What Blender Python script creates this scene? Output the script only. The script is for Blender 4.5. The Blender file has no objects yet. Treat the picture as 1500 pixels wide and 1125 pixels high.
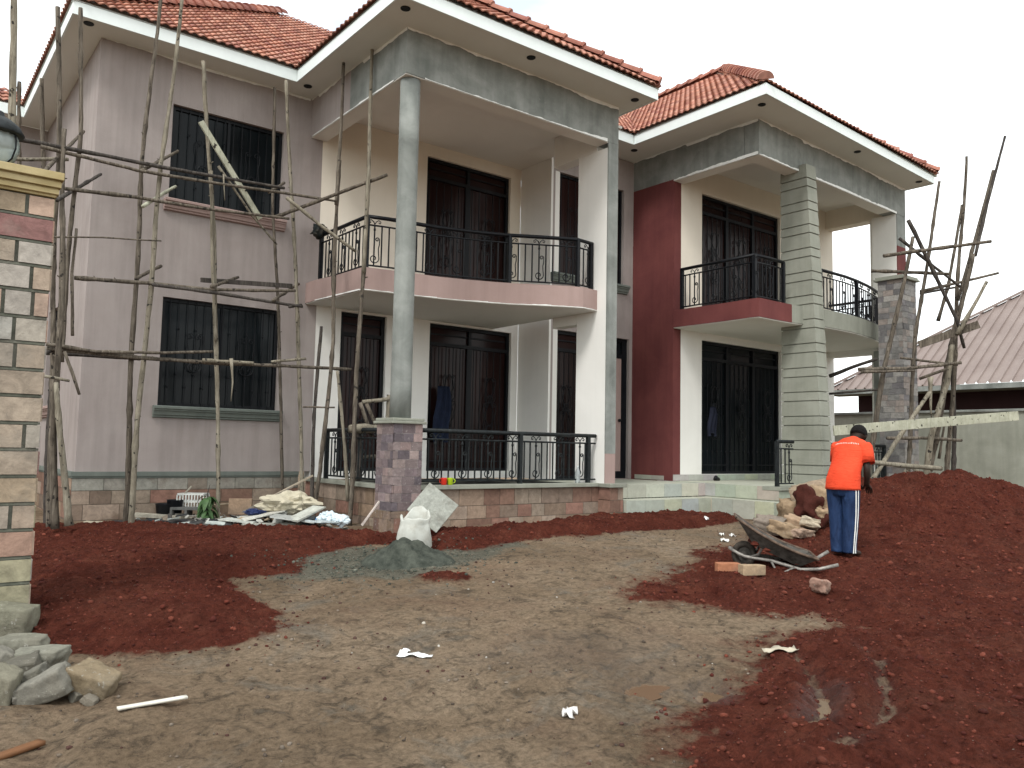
import bpy, bmesh, math, random
import numpy as np
from mathutils import Vector, Matrix, Euler

random.seed(7)
rng = np.random.default_rng(11)
scene = bpy.context.scene

# ------------------------------------------------------------------ camera (its eye is the world origin)
FOC, YAW, PITCH, ROLL = 1193.9, 0.661173, 0.0779115, 0.0201419
CLIP = 3000.0
fw = Vector((math.sin(YAW) * math.cos(PITCH), math.cos(YAW) * math.cos(PITCH), math.sin(PITCH)))
r0 = Vector((math.cos(YAW), -math.sin(YAW), 0.0))
u0 = r0.cross(fw)
RT = r0 * math.cos(ROLL) + u0 * math.sin(ROLL)
UP = u0 * math.cos(ROLL) - r0 * math.sin(ROLL)
cam_data = bpy.data.cameras.new("camera")
cam = bpy.data.objects.new("camera", cam_data)
scene.collection.objects.link(cam)
cam.matrix_world = Matrix(((RT.x, UP.x, -fw.x, 0), (RT.y, UP.y, -fw.y, 0), (RT.z, UP.z, -fw.z, 0), (0, 0, 0, 1)))
cam_data.sensor_width = 36.0
cam_data.lens = FOC / 1500.0 * 36.0
cam_data.clip_start = 0.05
cam_data.clip_end = CLIP
scene.camera = cam

# ------------------------------------------------------------------ sky and sun (overcast)
SUN_EL, SUN_AZ = math.radians(50), math.radians(240)   # azimuth from +Y towards +X: behind and left of the viewer
world = bpy.data.worlds.new("World")
scene.world = world
world.use_nodes = True
wn, wl = world.node_tree.nodes, world.node_tree.links
wn.clear()
w_out = wn.new("ShaderNodeOutputWorld")
w_bg = wn.new("ShaderNodeBackground")
w_sky = wn.new("ShaderNodeTexSky")
w_sky.sky_type = 'NISHITA'
w_sky.sun_disc = False
w_sky.sun_elevation = SUN_EL
w_sky.sun_rotation = SUN_AZ
w_tc = wn.new("ShaderNodeTexCoord")
w_map = wn.new("ShaderNodeMapping")
w_map.inputs["Scale"].default_value = (1.0, 1.0, 2.6)
w_map.inputs["Location"].default_value = (0.35, 0.1, 0.0)
w_noise = wn.new("ShaderNodeTexNoise")
w_noise.inputs["Scale"].default_value = 1.7
w_noise.inputs["Detail"].default_value = 7.0
w_noise.inputs["Roughness"].default_value = 0.52
w_ramp = wn.new("ShaderNodeValToRGB")
w_ramp.color_ramp.elements[0].position = 0.32
w_ramp.color_ramp.elements[0].color = (0.40, 0.40, 0.40, 1)
w_ramp.color_ramp.elements[1].position = 0.50
w_ramp.color_ramp.elements[1].color = (1, 1, 1, 1)
w_mix = wn.new("ShaderNodeMixRGB")
w_mix.inputs[2].default_value = (9.6, 9.9, 9.8, 1)
wl.new(w_tc.outputs["Generated"], w_map.inputs[0])
wl.new(w_map.outputs[0], w_noise.inputs[0])
wl.new(w_noise.outputs[0], w_ramp.inputs[0])
wl.new(w_ramp.outputs[0], w_mix.inputs[0])
wl.new(w_sky.outputs[0], w_mix.inputs[1])
wl.new(w_mix.outputs[0], w_bg.inputs[0])
w_bg.inputs[1].default_value = 0.105
wl.new(w_bg.outputs[0], w_out.inputs[0])

sun_data = bpy.data.lights.new("sun", 'SUN')
sun = bpy.data.objects.new("sun", sun_data)
scene.collection.objects.link(sun)
sun_data.energy = 1.2
sun_data.angle = math.radians(14)
sun_data.color = (1.0, 0.97, 0.93)
sun_dir = Vector((math.sin(SUN_AZ) * math.cos(SUN_EL), math.cos(SUN_AZ) * math.cos(SUN_EL), math.sin(SUN_EL)))
sun.rotation_euler = sun_dir.to_track_quat('Z', 'Y').to_euler()

scene.view_settings.view_transform = 'Standard'
scene.view_settings.look = 'None'
scene.view_settings.gamma = 1.0
scene.cycles.use_denoising = True
scene.view_settings.exposure = 0.92
try:
    scene.cycles.max_bounces = 8
    scene.cycles.diffuse_bounces = 4
except Exception:
    pass

# ------------------------------------------------------------------ measuring helpers
def ray(px, py):
    a, b = (px - 750.0) / FOC, (py - 562.5) / FOC
    return RT * a - UP * b + fw

def at(px, py, axis, val):
    """the point seen at (px, py) of the 1500 px photo that lies on x / y / z = val, or at distance d along the view axis"""
    d = ray(px, py)
    if axis == 'd':
        return d * val
    k = 'xyz'.index(axis)
    return d * (val / d[k])

# ------------------------------------------------------------------ noise (numpy value noise)
_LAT = rng.random((256, 256)).astype(np.float32)
def vnoise(x, y):
    xi, yi = np.floor(x).astype(int), np.floor(y).astype(int)
    fx, fy = x - xi, y - yi
    fx, fy = fx * fx * (3 - 2 * fx), fy * fy * (3 - 2 * fy)
    a = _LAT[xi & 255, yi & 255]; b = _LAT[(xi + 1) & 255, yi & 255]
    c = _LAT[xi & 255, (yi + 1) & 255]; d = _LAT[(xi + 1) & 255, (yi + 1) & 255]
    return (a * (1 - fx) + b * fx) * (1 - fy) + (c * (1 - fx) + d * fx) * fy
def fbm(x, y, s, o=4, g=0.5):
    t, amp, tot = 0.0, 1.0, 0.0
    for i in range(o):
        t = t + amp * (vnoise(x * s + 17.3 * i, y * s - 9.1 * i) - 0.5)
        tot += amp; amp *= g; s *= 2.03
    return t / tot * 2
def sstep(a, b, x):
    t = np.clip((x - a) / (b - a), 0, 1)
    return t * t * (3 - 2 * t)

# ------------------------------------------------------------------ materials
def new_mat(name):
    m = bpy.data.materials.new(name)
    m.use_nodes = True
    nt = m.node_tree
    bsdf = nt.nodes["Principled BSDF"]
    bsdf.inputs["Specular IOR Level"].default_value = 0.18
    return m, nt, bsdf
def lnk(nt, a, b): nt.links.new(a, b)
def tex_co(nt, scale=(1, 1, 1)):
    tc = nt.nodes.new("ShaderNodeTexCoord"); mp = nt.nodes.new("ShaderNodeMapping")
    mp.inputs["Scale"].default_value = scale
    lnk(nt, tc.outputs["Object"], mp.inputs[0])
    return mp.outputs[0]
def noise(nt, co, scale, detail=6, rough=0.6, dist=0.0):
    n = nt.nodes.new("ShaderNodeTexNoise")
    n.inputs["Scale"].default_value = scale; n.inputs["Detail"].default_value = detail
    n.inputs["Roughness"].default_value = rough; n.inputs["Distortion"].default_value = dist
    lnk(nt, co, n.inputs["Vector"])
    return n.outputs["Fac"]
def ramp(nt, fac, stops):
    r = nt.nodes.new("ShaderNodeValToRGB")
    e = r.color_ramp.elements
    while len(e) < len(stops): e.new(0.5)
    for i, (p, c) in enumerate(stops):
        e[i].position = p; e[i].color = (*c, 1) if len(c) == 3 else c
    lnk(nt, fac, r.inputs[0])
    return r.outputs[0]
def mix(nt, fac, a, b, mode='MIX'):
    n = nt.nodes.new("ShaderNodeMixRGB"); n.blend_type = mode
    for s, v in ((0, fac), (1, a), (2, b)):
        if isinstance(v, (int, float)): n.inputs[s].default_value = v
        elif isinstance(v, tuple): n.inputs[s].default_value = (*v, 1) if len(v) == 3 else v
        else: lnk(nt, v, n.inputs[s])
    return n.outputs[0]
def bump(nt, bsdf, h, strength=0.3, dist=0.02):
    b = nt.nodes.new("ShaderNodeBump")
    b.inputs["Strength"].default_value = strength; b.inputs["Distance"].default_value = dist
    lnk(nt, h, b.inputs["Height"]); lnk(nt, b.outputs[0], bsdf.inputs["Normal"])

def plaster(name, c1, c2, rough=0.85, streak=0.5, spot=None, big=0.9, bstr=0.25):
    m, nt, bs = new_mat(name)
    co = tex_co(nt)
    n1 = noise(nt, co, big, 7, 0.62, 0.4)
    col = ramp(nt, n1, [(0.3, c1), (0.7, c2)])
    cs = tex_co(nt, (5.0, 5.0, 0.35))
    st = ramp(nt, noise(nt, cs, 1.6, 5, 0.6), [(0.42, (1, 1, 1)), (0.75, (1 - 0.35 * streak,) * 3)])
    col = mix(nt, 0.8, col, st, 'MULTIPLY')
    if spot:
        sp = ramp(nt, noise(nt, co, 7.5, 5, 0.7), [(0.66, (0, 0, 0)), (0.72, (1, 1, 1))])
        col = mix(nt, mix(nt, 0.5, (0, 0, 0), sp), col, spot)
    lnk(nt, col, bs.inputs["Base Color"])
    bs.inputs["Roughness"].default_value = rough
    n3 = noise(nt, co, 38, 5, 0.7)
    bump(nt, bs, n3, bstr, 0.01)
    return m

def plain(name, c, rough=0.6, metal=0.0, var=0.25, scale=20, bstr=0.1):
    m, nt, bs = new_mat(name)
    co = tex_co(nt)
    n1 = noise(nt, co, scale, 5, 0.65)
    lo = tuple(max(0, x * (1 - var)) for x in c); hi = tuple(min(1, x * (1 + var)) for x in c)
    lnk(nt, ramp(nt, n1, [(0.3, lo), (0.7, hi)]), bs.inputs["Base Color"])
    bs.inputs["Roughness"].default_value = rough; bs.inputs["Metallic"].default_value = metal
    if bstr: bump(nt, bs, noise(nt, co, scale * 3, 4, 0.6), bstr, 0.01)
    return m

def attr_mat(name, scale=14, rough=0.85, dirt=(0.10, 0.085, 0.07), var=0.35, bstr=0.5, splash=None):
    """stone, brick and slabs: the colour of each piece sits in the mesh attribute Col"""
    m, nt, bs = new_mat(name)
    a = nt.nodes.new("ShaderNodeAttribute"); a.attribute_name = "Col"
    co = tex_co(nt)
    n1 = noise(nt, co, scale, 7, 0.7, 0.6)
    k = ramp(nt, n1, [(0.25, (1 - var,) * 3), (0.75, (1 + var,) * 3)])
    col = mix(nt, 1.0, a.outputs["Color"], k, 'MULTIPLY')
    d = ramp(nt, noise(nt, co, scale * 0.28, 6, 0.65), [(0.52, (0, 0, 0)), (0.72, (0.6, 0.6, 0.6))])
    col = mix(nt, d, col, dirt)
    if splash:
        s = ramp(nt, noise(nt, co, scale * 2.2, 6, 0.75), [(0.6, (0, 0, 0)), (0.66, (0.75, 0.75, 0.75))])
        col = mix(nt, s, col, splash)
    lnk(nt, col, bs.inputs["Base Color"])
    bs.inputs["Roughness"].default_value = rough
    bump(nt, bs, noise(nt, co, scale * 2.5, 6, 0.7), bstr, 0.012)
    return m

def wood_mat(name, c1, c2, c3):
    m, nt, bs = new_mat(name)
    co = tex_co(nt, (30, 30, 3.0))
    n1 = noise(nt, co, 1.0, 6, 0.7, 0.8)
    col = ramp(nt, n1, [(0.28, c1), (0.5, c2), (0.74, c3)])
    co2 = tex_co(nt)
    k = ramp(nt, noise(nt, co2, 3.2, 5, 0.7), [(0.3, (0.62, 0.62, 0.62)), (0.7, (1.2, 1.2, 1.2))])
    col = mix(nt, 1.0, col, k, 'MULTIPLY')
    kn = ramp(nt, noise(nt, co2, 17, 2, 0.4), [(0.655, (0, 0, 0)), (0.69, (1, 1, 1))])
    col = mix(nt, kn, col, (0.03, 0.026, 0.022))
    lnk(nt, col, bs.inputs["Base Color"]); bs.inputs["Roughness"].default_value = 0.9
    bump(nt, bs, n1, 0.6, 0.01)
    return m

M = {}
M['pink'] = plaster('mauve_plaster', (0.290, 0.250, 0.236), (0.372, 0.330, 0.313), streak=0.6, big=1.1)
M['pink_trim'] = plaster('dusty_pink_paint', (0.31, 0.220, 0.198), (0.37, 0.272, 0.248), streak=0.4, spot=(0.30, 0.24, 0.21))
M['cement'] = plaster('bare_cement_render', (0.165, 0.178, 0.165), (0.30, 0.315, 0.295), streak=0.8, spot=(0.34, 0.35, 0.33), big=2.4, bstr=0.6)
M['cement_green'] = plaster('damp_cement_render', (0.225, 0.232, 0.192), (0.31, 0.318, 0.27), streak=0.5, spot=(0.19, 0.195, 0.165), big=1.8, bstr=0.5)
M['white'] = plaster('white_wall_paint', (0.74, 0.73, 0.69), (0.82, 0.81, 0.77), streak=0.12, bstr=0.1)
M['cream'] = plaster('cream_wall_paint', (0.72, 0.66, 0.56), (0.79, 0.73, 0.63), streak=0.1, bstr=0.1)
M['ceiling'] = plaster('ceiling_plaster', (0.68, 0.67, 0.62), (0.76, 0.75, 0.70), streak=0.0, bstr=0.15, big=0.6)
M['maroon'] = plaster('maroon_wall_paint', (0.115, 0.034, 0.034), (0.165, 0.052, 0.048), streak=0.5, big=1.4)
M['fascia'] = plaster('white_gloss_fascia', (0.72, 0.78, 0.77), (0.78, 0.84, 0.83), streak=0.1, rough=0.5, bstr=0.05)
M['soffit'] = plaster('soffit_board', (0.68, 0.69, 0.64), (0.75, 0.76, 0.71), streak=0.0, bstr=0.08, big=0.5)
M['paint_edge'] = plain('white_paint_smear', (0.78, 0.79, 0.76), 0.7, var=0.1, scale=9)
M['black'] = plain('black_painted_steel', (0.006, 0.007, 0.009), 0.45, 0.0, var=0.4, scale=15, bstr=0.05)
M['black_dusty'] = plain('dusty_black_steel', (0.014, 0.017, 0.018), 0.55, 0.0, var=0.7, scale=25, bstr=0.05)
M['grey_stone_sill'] = plaster('green_grey_sill', (0.12, 0.14, 0.125), (0.17, 0.19, 0.17), streak=0.6, bstr=0.3)
M['brick'] = attr_mat('plinth_stone_tiles', 11, dirt=(0.13, 0.085, 0.06))
M['pillar_stone'] = attr_mat('gate_pillar_stone', 9, dirt=(0.22, 0.20, 0.17), var=0.42, bstr=0.6)
M['pedestal'] = attr_mat('purple_stone_tiles', 12, dirt=(0.13, 0.105, 0.105), splash=(0.42, 0.38, 0.37))
M['grey_tiles'] = attr_mat('grey_stone_tiles', 12, dirt=(0.16, 0.16, 0.15), splash=(0.26, 0.25, 0.24))
M['step_tile'] = attr_mat('pale_porch_tiles', 9, dirt=(0.27, 0.275, 0.225), var=0.15, bstr=0.3)
M['rock'] = attr_mat('building_stone', 13, dirt=(0.13, 0.115, 0.09), var=0.4, bstr=0.9, splash=(0.34, 0.33, 0.29))
M['rubble'] = attr_mat('rubble_pieces', 16, dirt=(0.12, 0.10, 0.08), var=0.35)
M['gold_cap'] = plaster('ochre_cap_moulding', (0.36, 0.285, 0.14), (0.48, 0.40, 0.23), streak=0.5, big=4)
M['tile'] = None
M['bark'] = wood_mat('grey_brown_bark', (0.022, 0.018, 0.015), (0.115, 0.096, 0.075), (0.235, 0.205, 0.165))
M['bark_dark'] = wood_mat('dark_bark', (0.022, 0.02, 0.019), (0.065, 0.056, 0.05), (0.14, 0.125, 0.105))
M['bare_wood'] = wood_mat('weathered_bare_wood', (0.075, 0.062, 0.045), (0.215, 0.19, 0.145), (0.33, 0.305, 0.245))
M['board'] = wood_mat('sawn_pale_board', (0.30, 0.30, 0.22), (0.40, 0.40, 0.31), (0.50, 0.49, 0.40))
M['rust'] = plain('rusty_sheet_steel', (0.072, 0.066, 0.058), 0.8, 0.2, var=0.6, scale=14, bstr=0.4)
M['tube'] = plain('worn_grey_tube', (0.24, 0.225, 0.205), 0.55, 0.4, var=0.5, scale=18)
M['rubber'] = plain('muddy_rubber', (0.05, 0.042, 0.035), 0.9, var=0.5, scale=16, bstr=0.4)

def glass_mat(name, c, rough=0.06):
    m, nt, bs = new_mat(name)
    co = tex_co(nt)
    lnk(nt, ramp(nt, noise(nt, co, 0.9, 4, 0.5), [(0.35, tuple(x * 0.5 for x in c)), (0.65, c)]), bs.inputs["Base Color"])
    bs.inputs["Roughness"].default_value = rough
    bs.inputs["Specular IOR Level"].default_value = 0.14
    return m
M['glass_brown'] = glass_mat('dark_brown_glazing', (0.024, 0.0100, 0.0090), 0.20)
M['glass_blue'] = glass_mat('dark_blue_grey_glazing', (0.008, 0.011, 0.013), 0.16)

def tile_mat():
    m, nt, bs = new_mat('clay_roof_tile')
    a = nt.nodes.new("ShaderNodeAttribute"); a.attribute_name = "Col"
    co = tex_co(nt)
    k = ramp(nt, noise(nt, co, 9, 5, 0.6), [(0.3, (0.75, 0.75, 0.75)), (0.7, (1.2, 1.2, 1.2))])
    col = mix(nt, 1.0, a.outputs["Color"], k, 'MULTIPLY')
    d = ramp(nt, noise(nt, co, 2.2, 6, 0.7), [(0.5, (0, 0, 0)), (0.75, (0.55, 0.55, 0.55))])
    col = mix(nt, d, col, (0.30, 0.17, 0.12))
    lnk(nt, col, bs.inputs["Base Color"]); bs.inputs["Roughness"].default_value = 0.8
    bump(nt, bs, noise(nt, co, 60, 4, 0.6), 0.3, 0.006)
    return m
M['tile'] = tile_mat()

# ------------------------------------------------------------------ mesh builder and object helpers
class MB:
    def __init__(self):
        self.v, self.f, self.c = [], [], []
    def add(self, vs, fs, col=None):
        o = len(self.v)
        self.v += [tuple(p) for p in vs]
        for f in fs:
            self.f.append([i + o for i in f]); self.c.append(col)
        return self
    def box(self, lo, hi, col=None, rot=None, jit=0.0):
        x0, y0, z0 = lo; x1, y1, z1 = hi
        vs = [Vector(p) for p in ((x0, y0, z0), (x1, y0, z0), (x1, y1, z0), (x0, y1, z0), (x0, y0, z1), (x1, y0, z1), (x1, y1, z1), (x0, y1, z1))]
        if jit: vs = [p + Vector((random.uniform(-jit, jit), random.uniform(-jit, jit), random.uniform(-jit, jit))) for p in vs]
        if rot:
            vs = [rot @ p for p in vs]
        return self.add(vs, [(0, 3, 2, 1), (4, 5, 6, 7), (0, 1, 5, 4), (1, 2, 6, 5), (2, 3, 7, 6), (3, 0, 4, 7)], col)
    def obox(self, O, U, V, W, a, b, c, col=None):
        """box spanned from O along unit axes U, V, W by a, b, c"""
        O = Vector(O)
        p = [O + U * (a * i) + V * (b * j) + W * (c * k) for k in (0, 1) for j in (0, 1) for i in (0, 1)]
        return self.add(p, [(0, 2, 3, 1), (4, 5, 7, 6), (0, 1, 5, 4), (1, 3, 7, 5), (3, 2, 6, 7), (2, 0, 4, 6)], col)
    def bar(self, p, q, w, h=None, up=Vector((0, 0, 1)), col=None):
        p, q = Vector(p), Vector(q); h = h or w
        d = (q - p)
        L = d.length
        if L < 1e-6: return self
        d /= L
        s = d.cross(up)
        if s.length < 1e-4: s = d.cross(Vector((1, 0, 0)))
        s.normalize(); n = s.cross(d)
        return self.obox(p - s * (w / 2) - n * (h / 2), d, s, n, L, w, h, col)
    def tube(self, pts, rad, n=8, cap=True, col=None):
        pts = [Vector(p) for p in pts]
        rr = rad if isinstance(rad, (list, tuple)) else [rad] * len(pts)
        vs, fs = [], []
        t0 = (pts[1] - pts[0]).normalized()
        s = t0.cross(Vector((0.31, 0.17, 0.93)))
        if s.length < 0.05: s = t0.cross(Vector((1, 0, 0)))
        s.normalize()
        for i, p in enumerate(pts):
            t = (pts[min(i + 1, len(pts) - 1)] - pts[max(i - 1, 0)])
            t = t.normalized() if t.length > 1e-9 else t0
            s = (s - t * s.dot(t))
            s = s.normalized() if s.length > 1e-6 else t.orthogonal().normalized()
            b = t.cross(s)
            for k in range(n):
                a = 2 * math.pi * k / n
                vs.append(p + (s * math.cos(a) + b * math.sin(a)) * rr[i])
        for i in range(len(pts) - 1):
            for k in range(n):
                fs.append((i * n + k, i * n + (k + 1) % n, (i + 1) * n + (k + 1) % n, (i + 1) * n + k))
        if cap:
            fs.append(tuple(range(n - 1, -1, -1))); fs.append(tuple((len(pts) - 1) * n + k for k in range(n)))
        return self.add(vs, fs, col)
    def loft(self, rings, cap=True, col=None):
        n = len(rings[0]); vs = [p for r in rings for p in r]; fs = []
        for i in range(len(rings) - 1):
            for k in range(n):
                fs.append((i * n + k, i * n + (k + 1) % n, (i + 1) * n + (k + 1) % n, (i + 1) * n + k))
        if cap:
            fs.append(tuple(range(n - 1, -1, -1))); fs.append(tuple((len(rings) - 1) * n + k for k in range(n)))
        return self.add(vs, fs, col)
    def lathe(self, c, prof, n=20, col=None):
        c = Vector(c)
        return self.loft([[c + Vector((r * math.cos(2 * math.pi * k / n), r * math.sin(2 * math.pi * k / n), z)) for k in range(n)] for r, z in prof], True, col)
    def build(self, name, mat, parent=None, smooth=False, bevel=0.0, fixn=False):
        me = bpy.data.meshes.new(name)
        off = Vector((0, 0, 0))
        if parent is not None:
            p = parent
            while p is not None:
                off += Vector(p.location); p = p.parent
        me.from_pydata([(v[0] - off.x, v[1] - off.y, v[2] - off.z) for v in self.v], [], self.f)
        if any(c is not None for c in self.c):
            at_ = me.color_attributes.new("Col", 'FLOAT_COLOR', 'CORNER')
            buf = np.ones((len(me.loops), 4), dtype=np.float32); i = 0
            for f, c in zip(self.f, self.c):
                if c is not None: buf[i:i + len(f), :3] = c
                i += len(f)
            at_.data.foreach_set("color", buf.ravel())
        if fixn or bevel:
            bm = bmesh.new(); bm.from_mesh(me)
            bmesh.ops.remove_doubles(bm, verts=bm.verts, dist=1e-5) if fixn else None
            bmesh.ops.recalc_face_normals(bm, faces=bm.faces)
            if bevel:
                ed = [e for e in bm.edges if len(e.link_faces) == 2 and e.calc_face_angle(0) > 0.6]
                bmesh.ops.bevel(bm, geom=ed, offset=bevel, segments=2, affect='EDGES', profile=0.6)
            bm.to_mesh(me); bm.free()
        me.materials.append(mat)
        if smooth:
            me.polygons.foreach_set("use_smooth", [True] * len(me.polygons))
        o = bpy.data.objects.new(name, me)
        scene.collection.objects.link(o)
        if parent is not None: o.parent = parent
        return o

def tag(o, label=None, cat=None, group=None, kind=None):
    if label: o["label"] = label
    if cat: o["category"] = cat
    if group: o["group"] = group
    if kind: o["kind"] = kind
    return o
def thing(name, loc, label, cat, group=None):
    o = bpy.data.objects.new(name, None)
    o.empty_display_size = 0.2
    scene.collection.objects.link(o)
    o.location = Vector(loc)
    return tag(o, label, cat, group)

X, Y, Z = Vector((1, 0, 0)), Vector((0, 1, 0)), Vector((0, 0, 1))

# ------------------------------------------------------------------ terrain
def base_z(x, y):
    d = 0.614 * x + 0.789 * y
    return -1.45 + 0.40 * np.clip((d - 3.4) / 7.0, -0.15, 1.0)
def ground_pt(px, py):
    d = ray(px, py)
    t = 5.0
    for _ in range(40):
        z = float(base_z(np.float64(d.x * t), np.float64(d.y * t)))
        t = 0.5 * t + 0.5 * (z / d.z)
    return d * t
def poly_sd(poly, x, y):
    """signed distance to a polygon, positive inside"""
    P = np.array(poly); n = len(P)
    dmin = np.full(x.shape, 1e9); inside = np.zeros(x.shape, bool)
    for i in range(n):
        ax, ay = P[i]; bx, by = P[(i + 1) % n]
        ex, ey = bx - ax, by - ay
        t = np.clip(((x - ax) * ex + (y - ay) * ey) / (ex * ex + ey * ey + 1e-12), 0, 1)
        dmin = np.minimum(dmin, np.hypot(x - ax - t * ex, y - ay - t * ey))
        cr = ((ay > y) != (by > y)) & (x < (bx - ax) * (y - ay) / (by - ay + 1e-12) + ax)
        inside ^= cr
    return np.where(inside, dmin, -dmin)
def gpoly(pxs): return [tuple(ground_pt(*q).xy) for q in pxs]
RED_LEFT = gpoly([(-60, 790), (40, 772), (200, 771), (460, 776), (560, 784), (630, 790), (640, 799), (560, 800), (520, 799), (440, 813), (452, 826), (440, 842), (345, 848), (352, 868), (402, 893), (420, 930), (330, 948), (250, 956), (150, 960), (60, 962), (-80, 960)])
RED_STRIP = gpoly([(610, 782), (700, 778), (790, 772), (850, 762), (905, 753), (960, 756), (1080, 760), (1085, 768), (1000, 774), (900, 780), (830, 785), (760, 791), (700, 804), (640, 806)])
RED_RIGHT = gpoly([(935, 872), (990, 838), (1075, 806), (1150, 778), (1250, 775), (1400, 790), (1800, 830), (2300, 1000), (2000, 1500), (1000, 1400), (1005, 1120), (1000, 1070), (1060, 1020), (1090, 985), (1130, 945), (1200, 930), (1240, 918), (1200, 905), (1140, 900), (1050, 888)])
RED_MID = gpoly([(615, 842), (660, 838), (695, 846), (680, 854), (630, 853)])
CEMENT_MIX = gpoly([(400, 830), (450, 806), (520, 800), (650, 800), (760, 792), (770, 800), (700, 825), (640, 840), (560, 850), (470, 852), (360, 852)])
DAMP = gpoly([(640, 960), (820, 925), (1050, 960), (1010, 1010), (880, 1010), (760, 985)])
PUDDLES = [gpoly([(1018, 1002), (1040, 996), (1060, 1012), (1050, 1022), (1022, 1018)]),
           gpoly([(935, 995), (972, 990), (978, 1006), (950, 1018), (925, 1012)]),
           gpoly([(1196, 1022), (1212, 1018), (1218, 1035), (1205, 1068), (1186, 1072), (1194, 1045)])]
MOUND_C = (11.95, 5.3); MOUND_U = (0.79, -0.61)
def fields(x, y):
    wob = 0.16 * fbm(x, y, 2.2, 4) + 0.07 * fbm(x + 5, y, 9, 3)
    s1 = poly_sd(RED_LEFT, x, y) + wob * 1.2
    s2 = poly_sd(RED_STRIP, x, y) + wob * 0.8
    s3 = poly_sd(RED_RIGHT, x, y) + wob * 2.0
    s4 = poly_sd(RED_MID, x, y) + wob * 1.0
    dx, dy = x - MOUND_C[0], y - MOUND_C[1]
    a = dx * MOUND_U[0] + dy * MOUND_U[1]; b = -dx * MOUND_U[1] * 1.0 + dy * MOUND_U[0]
    g = np.exp(-(np.abs(a + 0.1) / np.where(a > -0.1, 1.75, 1.75)) ** 2.6 - (np.abs(b) / np.where(b > 0, 0.95, 1.6)) ** 2.0)
    red = np.maximum.reduce([sstep(-0.16, 0.12, s1), sstep(-0.16, 0.12, s2), sstep(-0.40, 0.30, s3), 0.7 * sstep(-0.05, 0.1, s4), sstep(0.08, 0.2, g + wob * 0.2)])
    h = 0.09 * sstep(0.0, 0.45, s1) + 0.05 * sstep(0.2, 0.9, s1) * sstep(9.3, 8.2, y) + 0.10 * sstep(0, 0.3, s2) + 0.07 * sstep(-0.1, 0.7, s3) + 0.03 * sstep(0, 0.15, s4)
    h = h + 0.86 * g * (1 + 0.22 * fbm(x, y, 1.1, 3))
    lump = np.abs(fbm(x, y, 5.5, 5, 0.62))
    h = h + red * 0.034 * fbm(x, y, 14, 3, 0.7) + red * 0.03 * np.maximum(0, fbm(x + 4, y, 7, 3))  + red * (0.055 * fbm(x + 3, y, 3.0, 5, 0.62) + 0.05 * (0.35 - lump)) * (0.55 + 0.9 * sstep(0.1, 0.5, g))
    mud = (1 - red)
    h = h + mud * (0.030 * fbm(x, y, 2.0, 5, 0.6) + (0.006 + 0.018 * sstep(0.0, 0.5, fbm(x + 9, y, 0.8, 3))) * fbm(x, y, 13, 3, 0.75))
    scuff = sstep(0.05, 0.5, fbm(x + 30, y - 7, 0.55, 3)) * mud
    h = h + scuff * 0.022 * np.sin(9 * (0.8 * x - 0.5 * y) + 5 * fbm(x, y, 0.9, 3)) * sstep(-0.3, 0.3, fbm(x, y, 2.4, 3))  + 0.012 * fbm(x, y, 0.7, 2)
    # tyre ruts: two shallow wavy grooves through the mud in the right foreground
    cem = sstep(-0.05, 0.15, poly_sd(CEMENT_MIX, x, y) + wob)
    damp = 0.7 * sstep(-0.35, 0.4, poly_sd(DAMP, x, y) + 2.5 * wob)
    for P in PUDDLES:
        sd = poly_sd(P, x, y)
        h = h - 0.03 * sstep(-0.14, 0.06, sd + 0.25 * wob)
        damp = np.maximum(damp, sstep(-0.16, 0.0, sd))
    for rut in (RUT_A, RUT_B):
        dd = np.full(x.shape, 9.0)
        for (ax, ay), (bx, by) in zip(rut[:-1], rut[1:]):
            ex, ey = bx - ax, by - ay
            t = np.clip(((x - ax) * ex + (y - ay) * ey) / (ex * ex + ey * ey), 0, 1)
            dd = np.minimum(dd, np.hypot(x - ax - t * ex, y - ay - t * ey))
        dd = dd + 0.05 * fbm(x, y, 6, 3)
        h = h - 0.03 * np.exp(-(dd / 0.05) ** 2) + 0.02 * np.exp(-((dd - 0.13) / 0.06) ** 2)
        damp = np.maximum(damp, 0.4 * np.exp(-(dd / 0.055) ** 2))
        red = red * (1 - 0.62 * np.exp(-(dd / 0.036) ** 2))
    return h, red, cem, damp, g
RUT_A = gpoly([(1165, 962), (1185, 990), (1200, 1020), (1205, 1050), (1190, 1075)])
RUT_B = gpoly([(1262, 960), (1290, 985), (1300, 1020), (1300, 1060), (1280, 1085), (1240, 1110)])
def gz(x, y):
    xa, ya = np.array([float(x)]), np.array([float(y)])
    return float(base_z(xa, ya)[0] + fields(xa, ya)[0][0])
def on_ground(px, py):
    """the terrain point seen at (px, py), bumps and mound included"""
    d = ray(px, py)
    ts = np.linspace(2.5, 24, 900)
    gx, gy, gzv = d.x * ts, d.y * ts, d.z * ts
    t = base_z(gx, gy) + fields(gx, gy)[0]
    k = int(np.argmax(gzv < t)) if (gzv < t).any() else 899
    return Vector((gx[k], gy[k], t[k]))

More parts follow.
